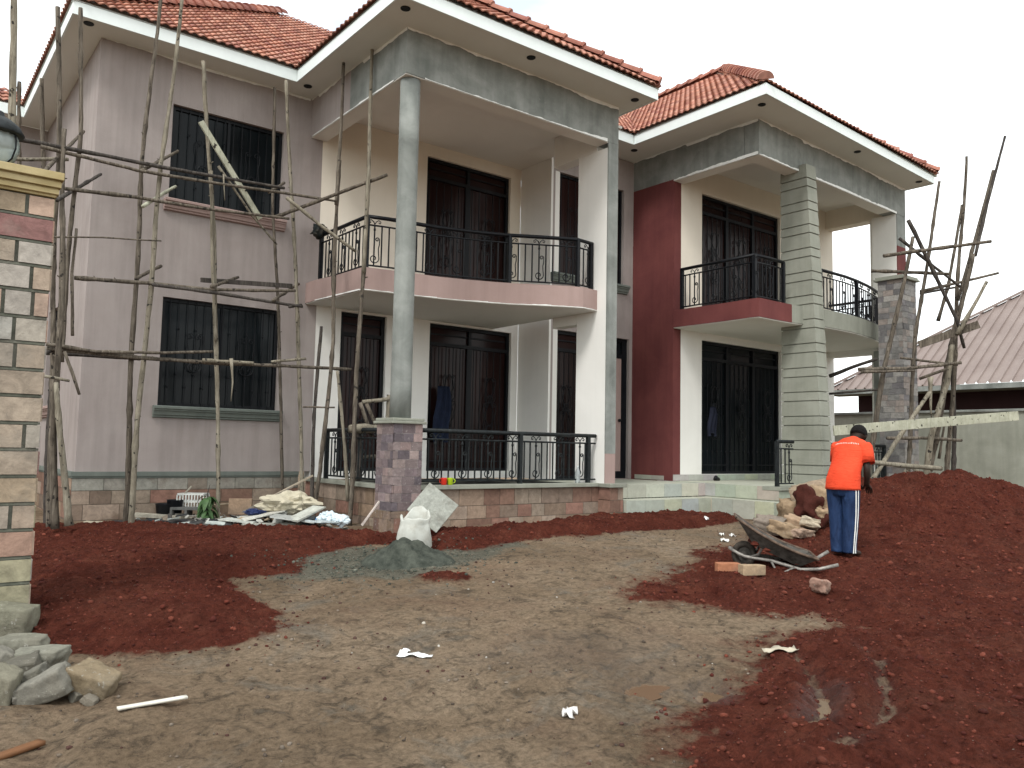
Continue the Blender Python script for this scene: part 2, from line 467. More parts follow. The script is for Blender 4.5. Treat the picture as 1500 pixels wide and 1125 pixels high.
def axis_pts(fine0, fine1, step, lo, hi):
    a = [fine0]
    s = step
    while a[-1] > lo:
        s = min(s * 1.35, 60); a.append(a[-1] - s)
    a = a[::-1]
    n = int((fine1 - fine0) / step)
    a += [fine0 + step * (i + 1) for i in range(n)]
    s = step
    while a[-1] < hi:
        s = min(s * 1.35, 60); a.append(a[-1] + s)
    return np.array(a)
def mud_mat():
    m, nt, bs = new_mat('churned_earth')
    def A(n):
        a = nt.nodes.new("ShaderNodeAttribute"); a.attribute_name = n
        return a.outputs["Fac"]
    co = tex_co(nt)
    big = noise(nt, co, 0.55, 6, 0.62, 0.7)
    mid = noise(nt, co, 3.3, 7, 0.68, 0.5)
    fine = noise(nt, co, 26, 7, 0.75)
    mud = ramp(nt, big, [(0.30, (0.150, 0.106, 0.068)), (0.5, (0.250, 0.184, 0.124)), (0.72, (0.330, 0.252, 0.176))])
    mud = mix(nt, ramp(nt, noise(nt, co, 6.5, 8, 0.72, 1.0), [(0.50, (0, 0, 0)), (0.64, (0.8, 0.8, 0.8))]), mud, (0.085, 0.066, 0.048))
    mud = mix(nt, ramp(nt, noise(nt, co, 1.3, 6, 0.7, 1.2), [(0.54, (0, 0, 0)), (0.68, (0.65, 0.65, 0.65))]), mud, (0.20, 0.185, 0.155))
    mud = mix(nt, ramp(nt, noise(nt, co, 0.9, 5, 0.65, 0.4), [(0.5, (0, 0, 0)), (0.7, (0.5, 0.5, 0.5))]), mud, (0.20, 0.125, 0.085))
    red = ramp(nt, mid, [(0.25, (0.054, 0.0130, 0.0090)), (0.55, (0.108, 0.0300, 0.0190)), (0.8, (0.165, 0.056, 0.035))])
    red = mix(nt, ramp(nt, noise(nt, co, 1.6, 6, 0.65), [(0.5, (0, 0, 0)), (0.72, (0.7, 0.7, 0.7))]), red, (0.105, 0.038, 0.025))
    cem = ramp(nt, noise(nt, co, 4.5, 6, 0.7), [(0.3, (0.095, 0.09, 0.07)), (0.7, (0.19, 0.18, 0.14))])
    col = mix(nt, A("cement"), mud, cem)
    rf = nt.nodes.new("ShaderNodeMath"); rf.operation = 'SUBTRACT'
    lnk(nt, A("red"), rf.inputs[0])
    sc = nt.nodes.new("ShaderNodeMath"); sc.operation = 'MULTIPLY_ADD'
    lnk(nt, noise(nt, co, 11, 6, 0.7), sc.inputs[0]); sc.inputs[1].default_value = 1.1; sc.inputs[2].default_value = -0.55
    lnk(nt, sc.outputs[0], rf.inputs[1])
    rr = ramp(nt, rf.outputs[0], [(0.12, (0, 0, 0)), (0.40, (0.42, 0.42, 0.42)), (0.62, (1, 1, 1))])
    col = mix(nt, rr, col, red)
    k = ramp(nt, fine, [(0.33, (0.5, 0.5, 0.5)), (0.5, (1, 1, 1)), (0.68, (1.4, 1.4, 1.4))])
    col = mix(nt, 0.85, col, k, 'MULTIPLY')
    wet = mix(nt, A("damp"), (1, 1, 1), (0.80, 0.78, 0.76))
    col = mix(nt, 1.0, col, wet, 'MULTIPLY')
    pale = ramp(nt, noise(nt, co, 48, 3, 0.5), [(0.715, (0, 0, 0)), (0.74, (1, 1, 1))])
    col = mix(nt, mix(nt, 0.6, (0, 0, 0), pale), col, (0.33, 0.29, 0.24))
    lnk(nt, col, bs.inputs["Base Color"])
    ro = ramp(nt, A("damp"), [(0.0, (0.95, 0.95, 0.95)), (1.0, (0.5, 0.5, 0.5))])
    sp = ramp(nt, A("damp"), [(0.0, (0.06, 0.06, 0.06)), (1.0, (0.35, 0.35, 0.35))]); lnk(nt, sp, bs.inputs["Specular IOR Level"])
    lnk(nt, ro, bs.inputs["Roughness"])
    hb = mix(nt, 0.5, fine, noise(nt, co, 75, 5, 0.75))
    bump(nt, bs, hb, 1.0, 0.07)
    return m
def build_ground():
    xs = axis_pts(-0.6, 13.6, 0.018, -350, 700)
    ys = axis_pts(0.6, 11.4, 0.018, -200, 700)
    gx, gy = np.meshgrid(xs, ys, indexing='ij')
    h, red, cem, damp, g = fields(gx, gy)
    z = base_z(gx, gy) + h
    ni, nj = gx.shape
    co = np.stack([gx, gy, z], -1).reshape(-1, 3).astype(np.float32)
    idx = np.arange(ni * nj).reshape(ni, nj)
    q = np.stack([idx[:-1, :-1], idx[1:, :-1], idx[1:, 1:], idx[:-1, 1:]], -1).reshape(-1, 4).astype(np.int32)
    me = bpy.data.meshes.new("ground")
    me.vertices.add(len(co)); me.vertices.foreach_set("co", co.ravel())
    me.loops.add(q.size); me.loops.foreach_set("vertex_index", q.ravel())
    me.polygons.add(len(q)); me.polygons.foreach_set("loop_start", np.arange(0, q.size, 4, dtype=np.int32))
    me.update(calc_edges=True)
    for n, a in (("red", red), ("cement", cem), ("damp", damp)):
        at_ = me.attributes.new(n, 'FLOAT', 'POINT')
        at_.data.foreach_set("value", np.clip(a, 0, 1).astype(np.float32).ravel())
    me.polygons.foreach_set("use_smooth", np.ones(len(q), bool))
    me.materials.append(mud_mat())
    o = bpy.data.objects.new("ground", me)
    scene.collection.objects.link(o)
    return tag(o, "churned brown mud with patches of red soil", None, None, "structure")
build_ground()

# water standing in the hollows
m, nt, bs = new_mat('muddy_water')
bs.inputs["Base Color"].default_value = (0.135, 0.088, 0.055, 1); bs.inputs["Roughness"].default_value = 0.08; bs.inputs["Specular IOR Level"].default_value = 0.5
M['water'] = m
for P in PUDDLES:
    c = np.mean(np.array(P), 0)
    mb = MB()
    ring = [(c[0] + (p[0] - c[0]) * 1.6, c[1] + (p[1] - c[1]) * 1.6, gz(*c) + 0.008) for p in P]
    mb.add(ring, [tuple(range(len(ring)))])
    tag(mb.build("puddle_water", M['water'], fixn=True), "muddy water standing in a rut", None, None, "structure")

def scatter(name, n, pick, size, mat, cols, label):
    """many crumbs lying on the ground, one object"""
    base = np.array([(-1, -1, -1), (1, -1, -1), (1, 1, -1), (-1, 1, -1), (-1, -1, 1), (1, -1, 1), (1, 1, 1), (-1, 1, 1)], float) * 0.6
    oct_ = np.array([(0, 0, 1.0), (1, 0, 0), (0, 1, 0), (-1, 0, 0), (0, -1, 0), (0, 0, -1.0)])
    pts = np.concatenate([base, oct_ * 1.05])
    tri = []
    for (a, b, c, d, t) in ((4, 5, 6, 7, 8), (1, 2, 6, 5, 9), (2, 3, 7, 6, 10), (3, 0, 4, 7, 11), (0, 1, 5, 4, 12), (0, 3, 2, 1, 13)):
        for i, j in ((a, b), (b, c), (c, d), (d, a)): tri.append((i, j, t))
    tri = np.array(tri)
    x, y = pick(n)
    n = len(x)
    z = base_z(x, y) + fields(x, y)[0]
    s = size(n)
    V = pts[None] * rng.uniform(0.72, 1.2, (n, len(pts), 1)) * s[:, None, None]
    V = V * rng.uniform(0.7, 1.25, (n, 1, 3))
    a = rng.uniform(0, 6.28, n); ca, sa = np.cos(a), np.sin(a)
    vx = V[..., 0] * ca[:, None] - V[..., 1] * sa[:, None]; vy = V[..., 0] * sa[:, None] + V[..., 1] * ca[:, None]
    V = np.stack([vx + x[:, None], vy + y[:, None], V[..., 2] * 0.8 + (z + 0.25 * s)[:, None]], -1).reshape(-1, 3).astype(np.float32)
    F = (tri[None] + (np.arange(n) * len(pts))[:, None, None]).reshape(-1, 3).astype(np.int32)
    me = bpy.data.meshes.new(name)
    me.vertices.add(len(V)); me.vertices.foreach_set("co", V.ravel())
    me.loops.add(F.size); me.loops.foreach_set("vertex_index", F.ravel())
    me.polygons.add(len(F)); me.polygons.foreach_set("loop_start", np.arange(0, F.size, 3, dtype=np.int32))
    me.update(calc_edges=True)
    C = np.array(cols)[rng.integers(0, len(cols), n)] * rng.uniform(0.7, 1.3, (n, 1))
    C = np.concatenate([C, np.ones((n, 1))], 1)
    at_ = me.color_attributes.new("Col", 'FLOAT_COLOR', 'POINT')
    at_.data.foreach_set("color", np.repeat(C, len(pts), 0).astype(np.float32).ravel())
    me.polygons.foreach_set("use_smooth", np.ones(len(F), bool))
    me.materials.append(mat)
    o = bpy.data.objects.new(name, me); scene.collection.objects.link(o)
    return tag(o, label, None, None, "stuff")
def area(n, x0, x1, y0, y1): return rng.uniform(x0, x1, n), rng.uniform(y0, y1, n)
def pick_red(n):
    x, y = area(n, -0.3, 13.6, 1.2, 10.6)
    _, red, _, _, g = fields(x, y)
    k = (red > 0.45) & (rng.random(n) < 0.55 + 0.6 * np.minimum(g, 0.7))
    return x[k], y[k]
def pick_near_red(n):
    x, y = area(n, -0.3, 13.0, 1.2, 9.0)
    wob = 0
    sd = np.maximum.reduce([poly_sd(RED_LEFT, x, y), poly_sd(RED_STRIP, x, y), poly_sd(RED_RIGHT, x, y)])
    k = (sd < 0.1) & (sd > -0.45) & (rng.random(n) < np.exp(sd * 7 + 0.1))
    return x[k], y[k]
def pick_mud(n):
    x, y = area(n, -0.3, 12.5, 1.2, 9.3)
    _, red, _, damp, _ = fields(x, y)
    k = (red < 0.4) & (rng.random(n) < 0.35 + 1.3 * np.clip(fbm(x, y, 1.2, 3), 0, 0.5)) & (damp < 0.6)
    return x[k], y[k]
M['clod'] = attr_mat('soil_crumbs', 30, 0.95, dirt=(0.05, 0.018, 0.014), var=0.3, bstr=0.8)
M['pebble'] = attr_mat('mud_crumbs', 30, 0.92, dirt=(0.09, 0.07, 0.055), var=0.3, bstr=0.6)
RED_C = [(0.092, 0.0225, 0.0145), (0.064, 0.0150, 0.0105), (0.128, 0.036, 0.0225)]
scatter("soil_clods", 60000, pick_red, lambda n: 0.006 + 0.011 * rng.power(0.5, n) * rng.random(n) + (rng.random(n) < 0.05) * 0.014, M['clod'], RED_C, "crumbs and clods of red soil")
scatter("soil_clods", 9000, pick_near_red, lambda n: 0.005 + 0.012 * rng.random(n) ** 3, M['clod'], RED_C, "red crumbs spilled at the edge of the red soil")
scatter("mud_crumbs", 16000, pick_mud, lambda n: 0.003 + 0.012 * rng.random(n) ** 4, M['pebble'], [(0.12, 0.095, 0.072), (0.08, 0.062, 0.048), (0.17, 0.14, 0.11), (0.07, 0.035, 0.028)], "crumbs of brown mud and grit")
scatter("pale_grit", 380, pick_mud, lambda n: 0.004 + 0.012 * rng.random(n) ** 3, M['pebble'], [(0.36, 0.33, 0.28), (0.28, 0.25, 0.2), (0.42, 0.40, 0.36)], "pale stone chips in the mud")

# ================================================================== THE HOUSE
house = thing("house", (2.04, 11.66, -1.1), "two storey house under construction with red tiled hip roofs, balconies and half painted plaster walls", "house")

def wall(mb, O, U, N, W, z0, z1, holes=(), t=0.2, col=None):
    """upright wall from O along U; N points out of its face; holes are (u0, u1, za, zb)"""
    O = Vector(O); us = sorted({0.0, W, *[h[0] for h in holes], *[h[1] for h in holes]}); zs = sorted({z0, z1, *[h[2] for h in holes], *[h[3] for h in holes]})
    us = [u for u in us if -1e-6 <= u <= W + 1e-6]; zs = [z for z in zs if z0 - 1e-6 <= z <= z1 + 1e-6]
    solid = {}
    for i in range(len(us) - 1):
        for j in range(len(zs) - 1):
            cu, cz = (us[i] + us[i + 1]) / 2, (zs[j] + zs[j + 1]) / 2
            solid[i, j] = not any(h[0] < cu < h[1] and h[2] < cz < h[3] for h in holes)
    P = lambda u, z, b: Vector((O.x, O.y, 0)) + U * u - N * (t * b) + Z * z
    for (i, j), s in solid.items():
        if not s: continue
        a, b, c, d = us[i], us[i + 1], zs[j], zs[j + 1]
        mb.add([P(a, c, 0), P(b, c, 0), P(b, d, 0), P(a, d, 0)], [(0, 1, 2, 3)], col)
        mb.add([P(a, c, 1), P(b, c, 1), P(b, d, 1), P(a, d, 1)], [(3, 2, 1, 0)], col)
        for di, dj, p, q in ((-1, 0, (a, d), (a, c)), (1, 0, (b, c), (b, d)), (0, -1, (a, c), (b, c)), (0, 1, (b, d), (a, d))):
            if not solid.get((i + di, j + dj), False):
                mb.add([P(*p, 0), P(*q, 0), P(*q, 1), P(*p, 1)], [(3, 2, 1, 0)], col)
    return mb

def brick_face(mb, O, U, N, W, z0, z1, ch, lens, pal, mortar, gap=0.008, proud=0.006, alt=None, var=0.18):
    """courses of separate stones laid against a mortar face"""
    O = Vector((O[0], O[1], 0))
    mb.obox(O + Z * z0 - N * 0.03, U, N, Z, W, 0.03, z1 - z0, mortar)
    z = z0; r = 0
    while z < z1 - 0.01:
        h = ch[r % len(ch)] * random.uniform(0.94, 1.06)
        if z + h > z1 - 0.035: h = z1 - z
        u = -random.uniform(0, 0.6) * lens[1]
        while u < W:
            L = random.uniform(*lens)
            a, b = max(u + gap / 2, 0), min(u + L - gap / 2, W)
            if W - b < 0.04: b = W
            if b - a > 0.02:
                c = random.choice(pal); k = random.uniform(1 - var, 1 + var)
                mb.obox(O + U * a + Z * (z + gap / 2), U, N, Z, b - a, proud * random.uniform(0.5, 1.6), h - gap, tuple(x * k for x in c))
            if b >= W: break
            u += L
        z += h; r += 1

YL, XP, YF = 11.66, 9.19, 8.785         # left block: wall plane, bump wall, porch front
XR, YD, YC = 11.28, 9.773, 10.787       # right block: left face, porch back wall; link wall
DT, DB = 2.082, -0.418                  # lower door head and foot
SOF, SOFR = 5.33, 5.56
PLINTH = [(0.21, 0.15, 0.105), (0.24, 0.175, 0.13), (0.20, 0.12, 0.09), (0.27, 0.21, 0.165), (0.18, 0.135, 0.105), (0.23, 0.13, 0.10), (0.25, 0.20, 0.155)]
PLGREY = [(0.24, 0.235, 0.205), (0.28, 0.265, 0.23), (0.22, 0.21, 0.18), (0.26, 0.22, 0.18)]

# --- walls of the left block
mb = MB()
wall(mb, (2.04, YL), X, -Y, 3.19, -0.42, SOF - 0.004, [(0.95, 2.56, 3.33, 4.69), (0.95, 2.62, 0.474, 1.968)], 0.22)
mb.build("wall", M['pink'], house)
mb = MB()
wall(mb, (2.04, 15.9), -Y, -X, 15.9 - YL - 0.222, -0.42, SOF - 0.004, [(1.4, 2.7, 0.474, 1.968)], 0.22)
mb.build("wall", M['pink'], house)
mb = MB(); wall(mb, (-5.0, 15.9), X, -Y, 7.26, -1.2, SOF - 0.01, [(5.4, 6.55, 3.2, 4.75)], 0.22)
mb.build("wall", M['pink'], house)
# plinth course and its moulding
mb = MB()
for z0, z1, p in ((-0.66, -0.44, 0.035), (-0.47, -0.42, 0.05)):
    pass
mb.box((1.985, YL - 0.055, -0.475), (5.03, YL - 0.003, -0.418)); mb.box((1.985, YL - 0.003, -0.475), (2.037, 15.86, -0.418))
mb.box((2.0, YL - 0.04, -0.50), (5.03, YL - 0.006, -0.476)); mb.box((2.0, YL - 0.006, -0.50), (2.035, 15.86, -0.476))
mb.build("plinth_moulding", M['grey_stone_sill'], house)
mb = MB()
brick_face(mb, (2.01, YL - 0.028), X, -Y, 3.02, -0.66, -0.502, [0.16], (0.25, 0.5), PLGREY, (0.13, 0.125, 0.105))
brick_face(mb, (2.01, YL - 0.028), X, -Y, 3.02, -1.4, -0.661, [0.20, 0.17], (0.25, 0.5), PLINTH, (0.12, 0.10, 0.08))
brick_face(mb, (2.01, 15.8), -Y, -X, 15.8 - YL, -1.4, -0.502, [0.19], (0.25, 0.5), PLINTH, (0.12, 0.10, 0.08))
mb.build("stone_plinth", M['brick'], house)

def sweep_sill(mb, O, U, N, W, z, prof):
    """moulded sill: profile of (out, down) points swept along U with square ends"""
    O = Vector((O[0], O[1], 0)); n = len(prof)
    ends = [[O + U * a + N * p[0] + Z * (z - p[1]) for p in prof] for a in (0, W)]
    fs = [(i, (i + 1) % n, n + (i + 1) % n, n + i) for i in range(n)] + [tuple(range(n - 1, -1, -1)), tuple(range(n, 2 * n))]
    mb.add(ends[0] + ends[1], fs)
SILLP = [(-0.05, 0), (0.10, 0), (0.115, 0.012), (0.115, 0.04), (0.095, 0.05), (0.095, 0.066), (0.08, 0.078), (0.07, 0.10), (0.065, 0.125), (0.045, 0.135), (0.045, 0.155), (0.003, 0.165), (0.003, 0.03), (-0.05, 0.03)]

def spiral(cx, cy, r, turns, a0, sgn, n=16):
    return [(cx + r * (1 - 0.72 * i / n) * math.cos(a0 + sgn * turns * 2 * math.pi * i / n), cy + r * (1 - 0.72 * i / n) * math.sin(a0 + sgn * turns * 2 * math.pi * i / n)) for i in range(n + 1)]
def s_scroll(w, h):
    """an S of flat bar: small curl at the top, big curl at the foot; (u, z) points round the middle bar"""
    top = spiral(w * 0.55, h * 0.86, w * 0.42, 1.15, math.pi * 0.0, 1, 14)
    bot = spiral(0.0, h * 0.20, w * 0.95, 1.1, math.pi * 0.0, -1, 16)
    return top[::-1] + [(w * 0.97, h * 0.7), (w * 0.8, h * 0.55), (w * 0.85, h * 0.38)] + bot
def window(O, U, N, W, z0, z1, nbar, sillmat, glass, parent=house, scroll=True, inset=0.11, mull=True, sillx=0.06):
    """frame with glazing, burglar bars and a moulded sill"""
    O3 = Vector((O[0], O[1], 0)) - N * inset
    mb = MB(); fwid = 0.05
    H = z1 - z0
    def rect(u, z, w, h, d=0.05, n0=0.0): mb.obox(O3 + U * u + Z * z + N * n0, U, N, Z, w, d, h)
    rect(0.002, z0 + .002, fwid, H - .004); rect(W - fwid - .002, z0 + .002, fwid, H - .004)
    rect(fwid + .002, z0 + .002, W - 2 * fwid - .004, fwid); rect(fwid + .002, z1 - fwid - .002, W - 2 * fwid - .004, fwid)
    if mull:
        rect(W / 2 - 0.02, z0 + fwid + .003, 0.04, H - 2 * fwid - .006)
    fr = mb.build("window", M['black'], parent)
    mb = MB(); mb.obox(O3 + U * 0.03 + Z * (z0 + 0.03) + N * 0.008, U, N, Z, W - 0.06, 0.012, H - 0.06)
    mb.build("pane", glass, fr)
    mb = MB(); g = O3 + N * 0.062
    for k in range(nbar):
        u = W * (k + 1) / (nbar + 1)
        mb.obox(g + U * (u - 0.005) + Z * (z0 + 0.01), U, N, Z, 0.010, 0.010, H - 0.02)
        for s in (0.3, 0.72) if k % 2 else (0.18,):
            mb.lathe(g + U * u + N * 0.005 + Z * (z0 + H * s), [(0.004, -0.022), (0.014, -0.008), (0.014, 0.008), (0.004, 0.022)], 6)
    if scroll:
        for k in range(2):
            c = W * (0.28 + 0.44 * k)
            for s in (1, -1):
                pts = [(c + s * p[0], z0 + H * 0.3 + p[1]) for p in s_scroll(0.11, H * 0.42)]
                mb.tube([g + N * 0.014 + U * u + Z * z for u, z in pts], 0.006, 5)
    mb.build("grille", M['black'], fr)
    if sillmat is not None:
        mb = MB(); sweep_sill(mb, Vector((O[0], O[1], 0)) - U * sillx, U, N, W + 2 * sillx, z0, SILLP)
        mb.build("sill", sillmat, fr)
    return fr
window((2.99, YL), X, -Y, 1.61, 3.33, 4.69, 12, M['pink_trim'], M['glass_blue'])
window((2.99, YL), X, -Y, 1.67, 0.474, 1.968, 13, M['grey_stone_sill'], M['glass_blue'])
window((0.4, 15.9), X, -Y, 1.15, 3.2, 4.75, 5, M['pink_trim'], M['maroon'])
window((2.04, 14.5), -Y, -X, 1.3, 0.474, 1.968, 8, M['pink_trim'], M['glass_blue'])

# --- left porch: back wall, bump wall and link wall
mb = MB()
wall(mb, (5.232, YL + .002), X, -Y, XP - 5.232, DB - 0.12, 2.26, [(0.42, 1.23, DB, DT), (7.29 - 5.232, 9.035 - 5.232, DB, DT)], 0.22)
mb.build("wall", M['white'], house)
mb = MB()
wall(mb, (5.232, YL + .002), X, -Y, XP - 5.232, 2.262, SOF - 0.01, [(7.15 - 5.232, 8.95 - 5.232, 2.45, 4.955)], 0.22)
mb.build("wall", M['cream'], house)
mb = MB(); wall(mb, (XP, YL - .002), -Y, -X, YL - YC - .004, DB - 0.12, 2.26, (), 0.2); wall(mb, (XP, YL - .002), -Y, -X, YL - YC - .004, 2.262, SOFR - .01, (), 0.2)
mb.build("wall", M['white'], house)
CW0, CW1 = 9.283, 11.02
mb = MB(); wall(mb, (XP + .002, YC), X, -Y, CW0 - 0.05 - XP, DB - 0.12, SOFR - .012, (), 0.2)
mb.build("wall", M['white'], house)
mb = MB(); wall(mb, (CW0 - .048, YC), X, -Y, XR - CW0 + .046, DB - 0.12, SOFR - .012, [(0.048, CW1 - CW0 + .05, 3.1, 4.95), (0.048, 11.19 - CW0 + .048, -0.53, 2.095)], 0.2)
mb.build("wall", M['pink'], house)
window((CW0, YC), X, -Y, CW1 - CW0, 3.1, 4.95, 9, M['grey_stone_sill'], M['glass_brown'], sillx=0.08)

def glazed_door(O, U, N, W, z0, z1, leaves, glass, transom=0.34, parent=house, inset=0.12, bars=5, orn=True, frost=()):
    """steel door set: frame, transom lights over the leaves, wrought bars in front of the glazing"""
    O3 = Vector((O[0], O[1], 0)) - N * inset
    mb = MB(); H = z1 - z0; zt = z1 - transom; f = 0.06
    def rect(b, u, z, w, h, d=0.06, n0=0.0): b.obox(O3 + U * u + Z * z + N * n0, U, N, Z, w, d, h)
    rect(mb, .002, z0, f, H - .002); rect(mb, W - f - .002, z0, f, H - .002)
    rect(mb, f + .003, z1 - f, W - 2 * f - .006, f - .002); rect(mb, f + .003, zt - f / 2, W - 2 * f - .006, f)
    rect(mb, f + .003, z0, W - 2 * f - .006, f * .8)
    rect(mb, f + .003, (zt + z1) / 2 - .012, W - 2 * f - .006, 0.024, 0.04)
    for k in range(1, leaves):
        u = W * k / leaves
        rect(mb, u - 0.045, z0 + f * .8 + .003, 0.09, zt - z0 - f * 1.3 - .006, 0.062); rect(mb, u - 0.03, zt + f / 2 + .003, 0.06, transom - f * 1.5 - .006, 0.062)
    dr = mb.build("door", M['black'], parent)
    mb = MB(); mb.obox(O3 + U * 0.03 + Z * (z0 + 0.03) + N * 0.006, U, N, Z, W - 0.06, 0.012, H - 0.06)
    mb.build("pane", glass, dr)
    mb = MB(); g = O3 + N * 0.075
    lw = W / leaves
    for k in range(leaves):
        a = lw * k + 0.07; b = lw * (k + 1) - 0.07
        for i in range(bars + 1):
            u = a + (b - a) * i / bars
            mb.obox(g + U * (u - 0.006) + Z * (z0 + 0.06), U, N, Z, 0.012, 0.012, zt - z0 - 0.10)
            mb.lathe(g + U * u + N * 0.006 + Z * (z0 + 0.42), [(0.005, -0.025), (0.017, -0.008), (0.017, 0.008), (0.005, 0.025)], 6)
        mb.obox(g + U * a + Z * (z0 + 0.16) + N * 0.013, U, N, Z, b - a, 0.01, 0.018)
        if orn:
            c = (a + b) / 2
            for s in (1, -1):
                for zz, hh, w in ((z0 + 0.62, 0.62, 0.12), (z0 + 1.18, 0.5, 0.10)):
                    pts = [(c + s * (p[0] + 0.02), zz + p[1]) for p in s_scroll(w, hh)]
                    mb.tube([g + N * 0.018 + U * u + Z * z for u, z in pts], 0.007, 5)
                pts = [(c, z0 + 0.78), (c + s * 0.09, z0 + 0.9), (c + s * 0.1, z0 + 1.02), (c + s * 0.03, z0 + 1.16), (c, z0 + 1.3), (c - s * .09, z0 + 1.42), (c - s * .07, z0 + 1.56), (c, z0 + 1.66)]
                mb.tube([g + N * 0.018 + U * u + Z * z for u, z in pts], 0.007, 5)
    mb.build("grille", M['black'], dr)
    return dr
glazed_door((5.652, YL), X, -Y, 0.81, DB, DT, 1, M['glass_brown'])
glazed_door((7.29, YL), X, -Y, 1.745, DB, DT, 2, M['glass_brown'])
glazed_door((7.15, YL), X, -Y, 1.80, 2.45, 4.955, 2, M['glass_brown'])
# link door: wide steel frame, its right leaf a tan flush panel
dl = glazed_door((CW0, YC), X, -Y, 10.72 - CW0, -0.53, 2.095, 2, M['glass_brown'])
mb = MB(); mb.box((10.722, YC + 0.06, -0.53), (11.188, YC + 0.12, -0.40)); mb.box((11.06, YC + 0.055, -0.40), (11.188, YC + 0.12, 2.09)); mb.box((10.722, YC + 0.058, 1.72), (11.06, YC + 0.118, 1.80)); mb.box((10.722, YC + 0.058, 2.03), (11.06, YC + 0.118, 2.09)); mb.box((10.722, YC + 0.10, 1.80), (11.06, YC + 0.11, 2.03))
d2 = mb.build("door", M['black'], house)
mb = MB(); mb.box((10.724, YC + 0.07, -0.398), (11.058, YC + 0.112, 1.718)); mb.build("leaf", M['pink_trim'], d2)
mb = MB(); mb.lathe((11.0, YC + 0.04, 0.55), [(0.01, -0.03), (0.03, -0.015), (0.03, 0.015), (0.01, 0.03)], 10); mb.build("handle", M['black'], d2)

# --- left porch: beams, pier, column on its stone pedestal
BB = 4.73
mb = MB()
mb.box((5.03, YF, BB), (8.84, YF + 0.26, SOF - 0.005)); mb.box((5.03, YF + 0.262, BB), (5.29, 10.35, SOF - 0.005)); mb.box((8.632, YF + .002, -0.06), (8.842, YF + 0.022, BB - .002))
mb.build("beam", M['cement'], house)
mb = MB(); mb.box((5.03, 10.352, BB), (5.29, YL - .003, SOF - 0.005)); mb.build("beam", M['pink'], house)
mb = MB()
mb.box((5.034, YF + 0.012, BB - 0.012), (8.63, YF + 0.258, BB - 0.002)); mb.box((5.036, YF + 0.262, BB - 0.012), (5.288, YL - .01, BB - 0.002))
mb.build("beam_underside", M['ceiling'], house)
mb = MB(); mb.box((5.292, YF + 0.264, 5.16), (XP - .004, YL - .002, 5.20)); mb.build("porch_ceiling", M['ceiling'], house)
mb = MB(); mb.box((5.4, YF + 0.5, 5.10), (8.5, YL - .3, 5.158)); mb.build("ceiling_tray", M['ceiling'], house)
mb = MB(); mb.box((8.63, YF + 0.024, DB - 0.12), (8.836, 9.46, BB - .083)); mb.build("pier", M['white'], house)
mb = MB(); mb.box((8.632, YF + 0.262, BB - 0.08), (8.84, 10.07, SOF - 0.005)); mb.build("beam", M['white'], house)
mb = MB(); mb.box((8.634, YF + .004, DB - 0.12), (8.841, YF + 0.0225, 2.3)); mb.build("pier_face", M['pink_trim'], house)
mb = MB(); mb.box((8.634, YF + .0035, 2.302), (8.8415, YF + 0.0225, BB - .004)); mb.build("pier_face", M['cement'], house)
mb = MB(); mb.box((8.632, 9.47, 1.96), (8.84, 10.04, 2.30)); mb.build("beam", M['white'], house)
# slab of the left balcony, bowed outwards
LS_T, LS_B = 2.44, 2.13
edge = [(5.04, YL - .004), (5.04, 11.3), (5.12, 10.8), (5.15, 10.0), (5.5, 9.94), (5.85, 9.89), (6.25, 9.84), (6.65, 9.73), (7.0, 9.61), (7.3, 9.48), (7.6, 9.31), (7.85, 9.17), (8.1, 9.04), (8.3, 8.96), (8.628, 9.0)]
def slab(edge, back, zt, zb):
    mb = MB(); poly = edge + back; n = len(poly)
    vs = [(x, y, zt) for x, y in poly] + [(x, y, zb) for x, y in poly]
    mb.add(vs, [tuple(range(n)), tuple(range(2 * n - 1, n - 1, -1))] + [(i, n + i, n + (i + 1) % n, (i + 1) % n) for i in range(n)])
    return mb
slab(edge, [(8.628, YL - .004)], LS_T, LS_B).build("balcony_slab", M['pink_trim'], house, fixn=True)
mb = slab([(x + (0.012 if i < 4 else 0), y + 0.012) for i, (x, y) in enumerate(edge)], [(8.626, YL - .006)], LS_B - 0.002, LS_B - 0.014)
mb.build("slab_underside", M['ceiling'], house, fixn=True)
mb = MB(); mb.box((8.845, 9.6, LS_B), (XP + 2.0, YC - .004, LS_T - .01)); 
COL = Vector((5.19, 8.945, 0))
mb = MB(); mb.lathe(COL, [(0.134, 0.34), (0.134, 0.7), (0.131, 1.6), (0.129, 3.0), (0.129, 3.9), (0.131, 3.91), (0.131, 3.93), (0.129, 3.94), (0.129, BB - .004)], 36)
mb.build("column", M['cement'], house, smooth=True)
PP = [(0.20, 0.155, 0.155), (0.16, 0.125, 0.13), (0.25, 0.185, 0.175), (0.12, 0.10, 0.11), (0.22, 0.175, 0.17), (0.28, 0.22, 0.205), (0.145, 0.115, 0.115)]
mb = MB(); s = 0.205
px0, py0 = COL.x - s, COL.y - s
mb.box((px0 + .01, py0 + .01, -1.4), (COL.x + s - .01, COL.y + s - .01, 0.27), (0.2, 0.17, 0.17))
brick_face(mb, (px0, py0), X, -Y, 2 * s, -0.80, 0.265, [0.105], (0.11, 0.19), PP, (0.30, 0.27, 0.26), 0.006, 0.004)
brick_face(mb, (px0, py0 + 2 * s), -Y, -X, 2 * s, -0.80, 0.265, [0.105], (0.11, 0.19), PP, (0.30, 0.27, 0.26), 0.006, 0.004)
brick_face(mb, (px0 + 2 * s, py0), Y, X, 2 * s, -0.80, 0.265, [0.105], (0.11, 0.19), PP, (0.30, 0.27, 0.26), 0.006, 0.004)
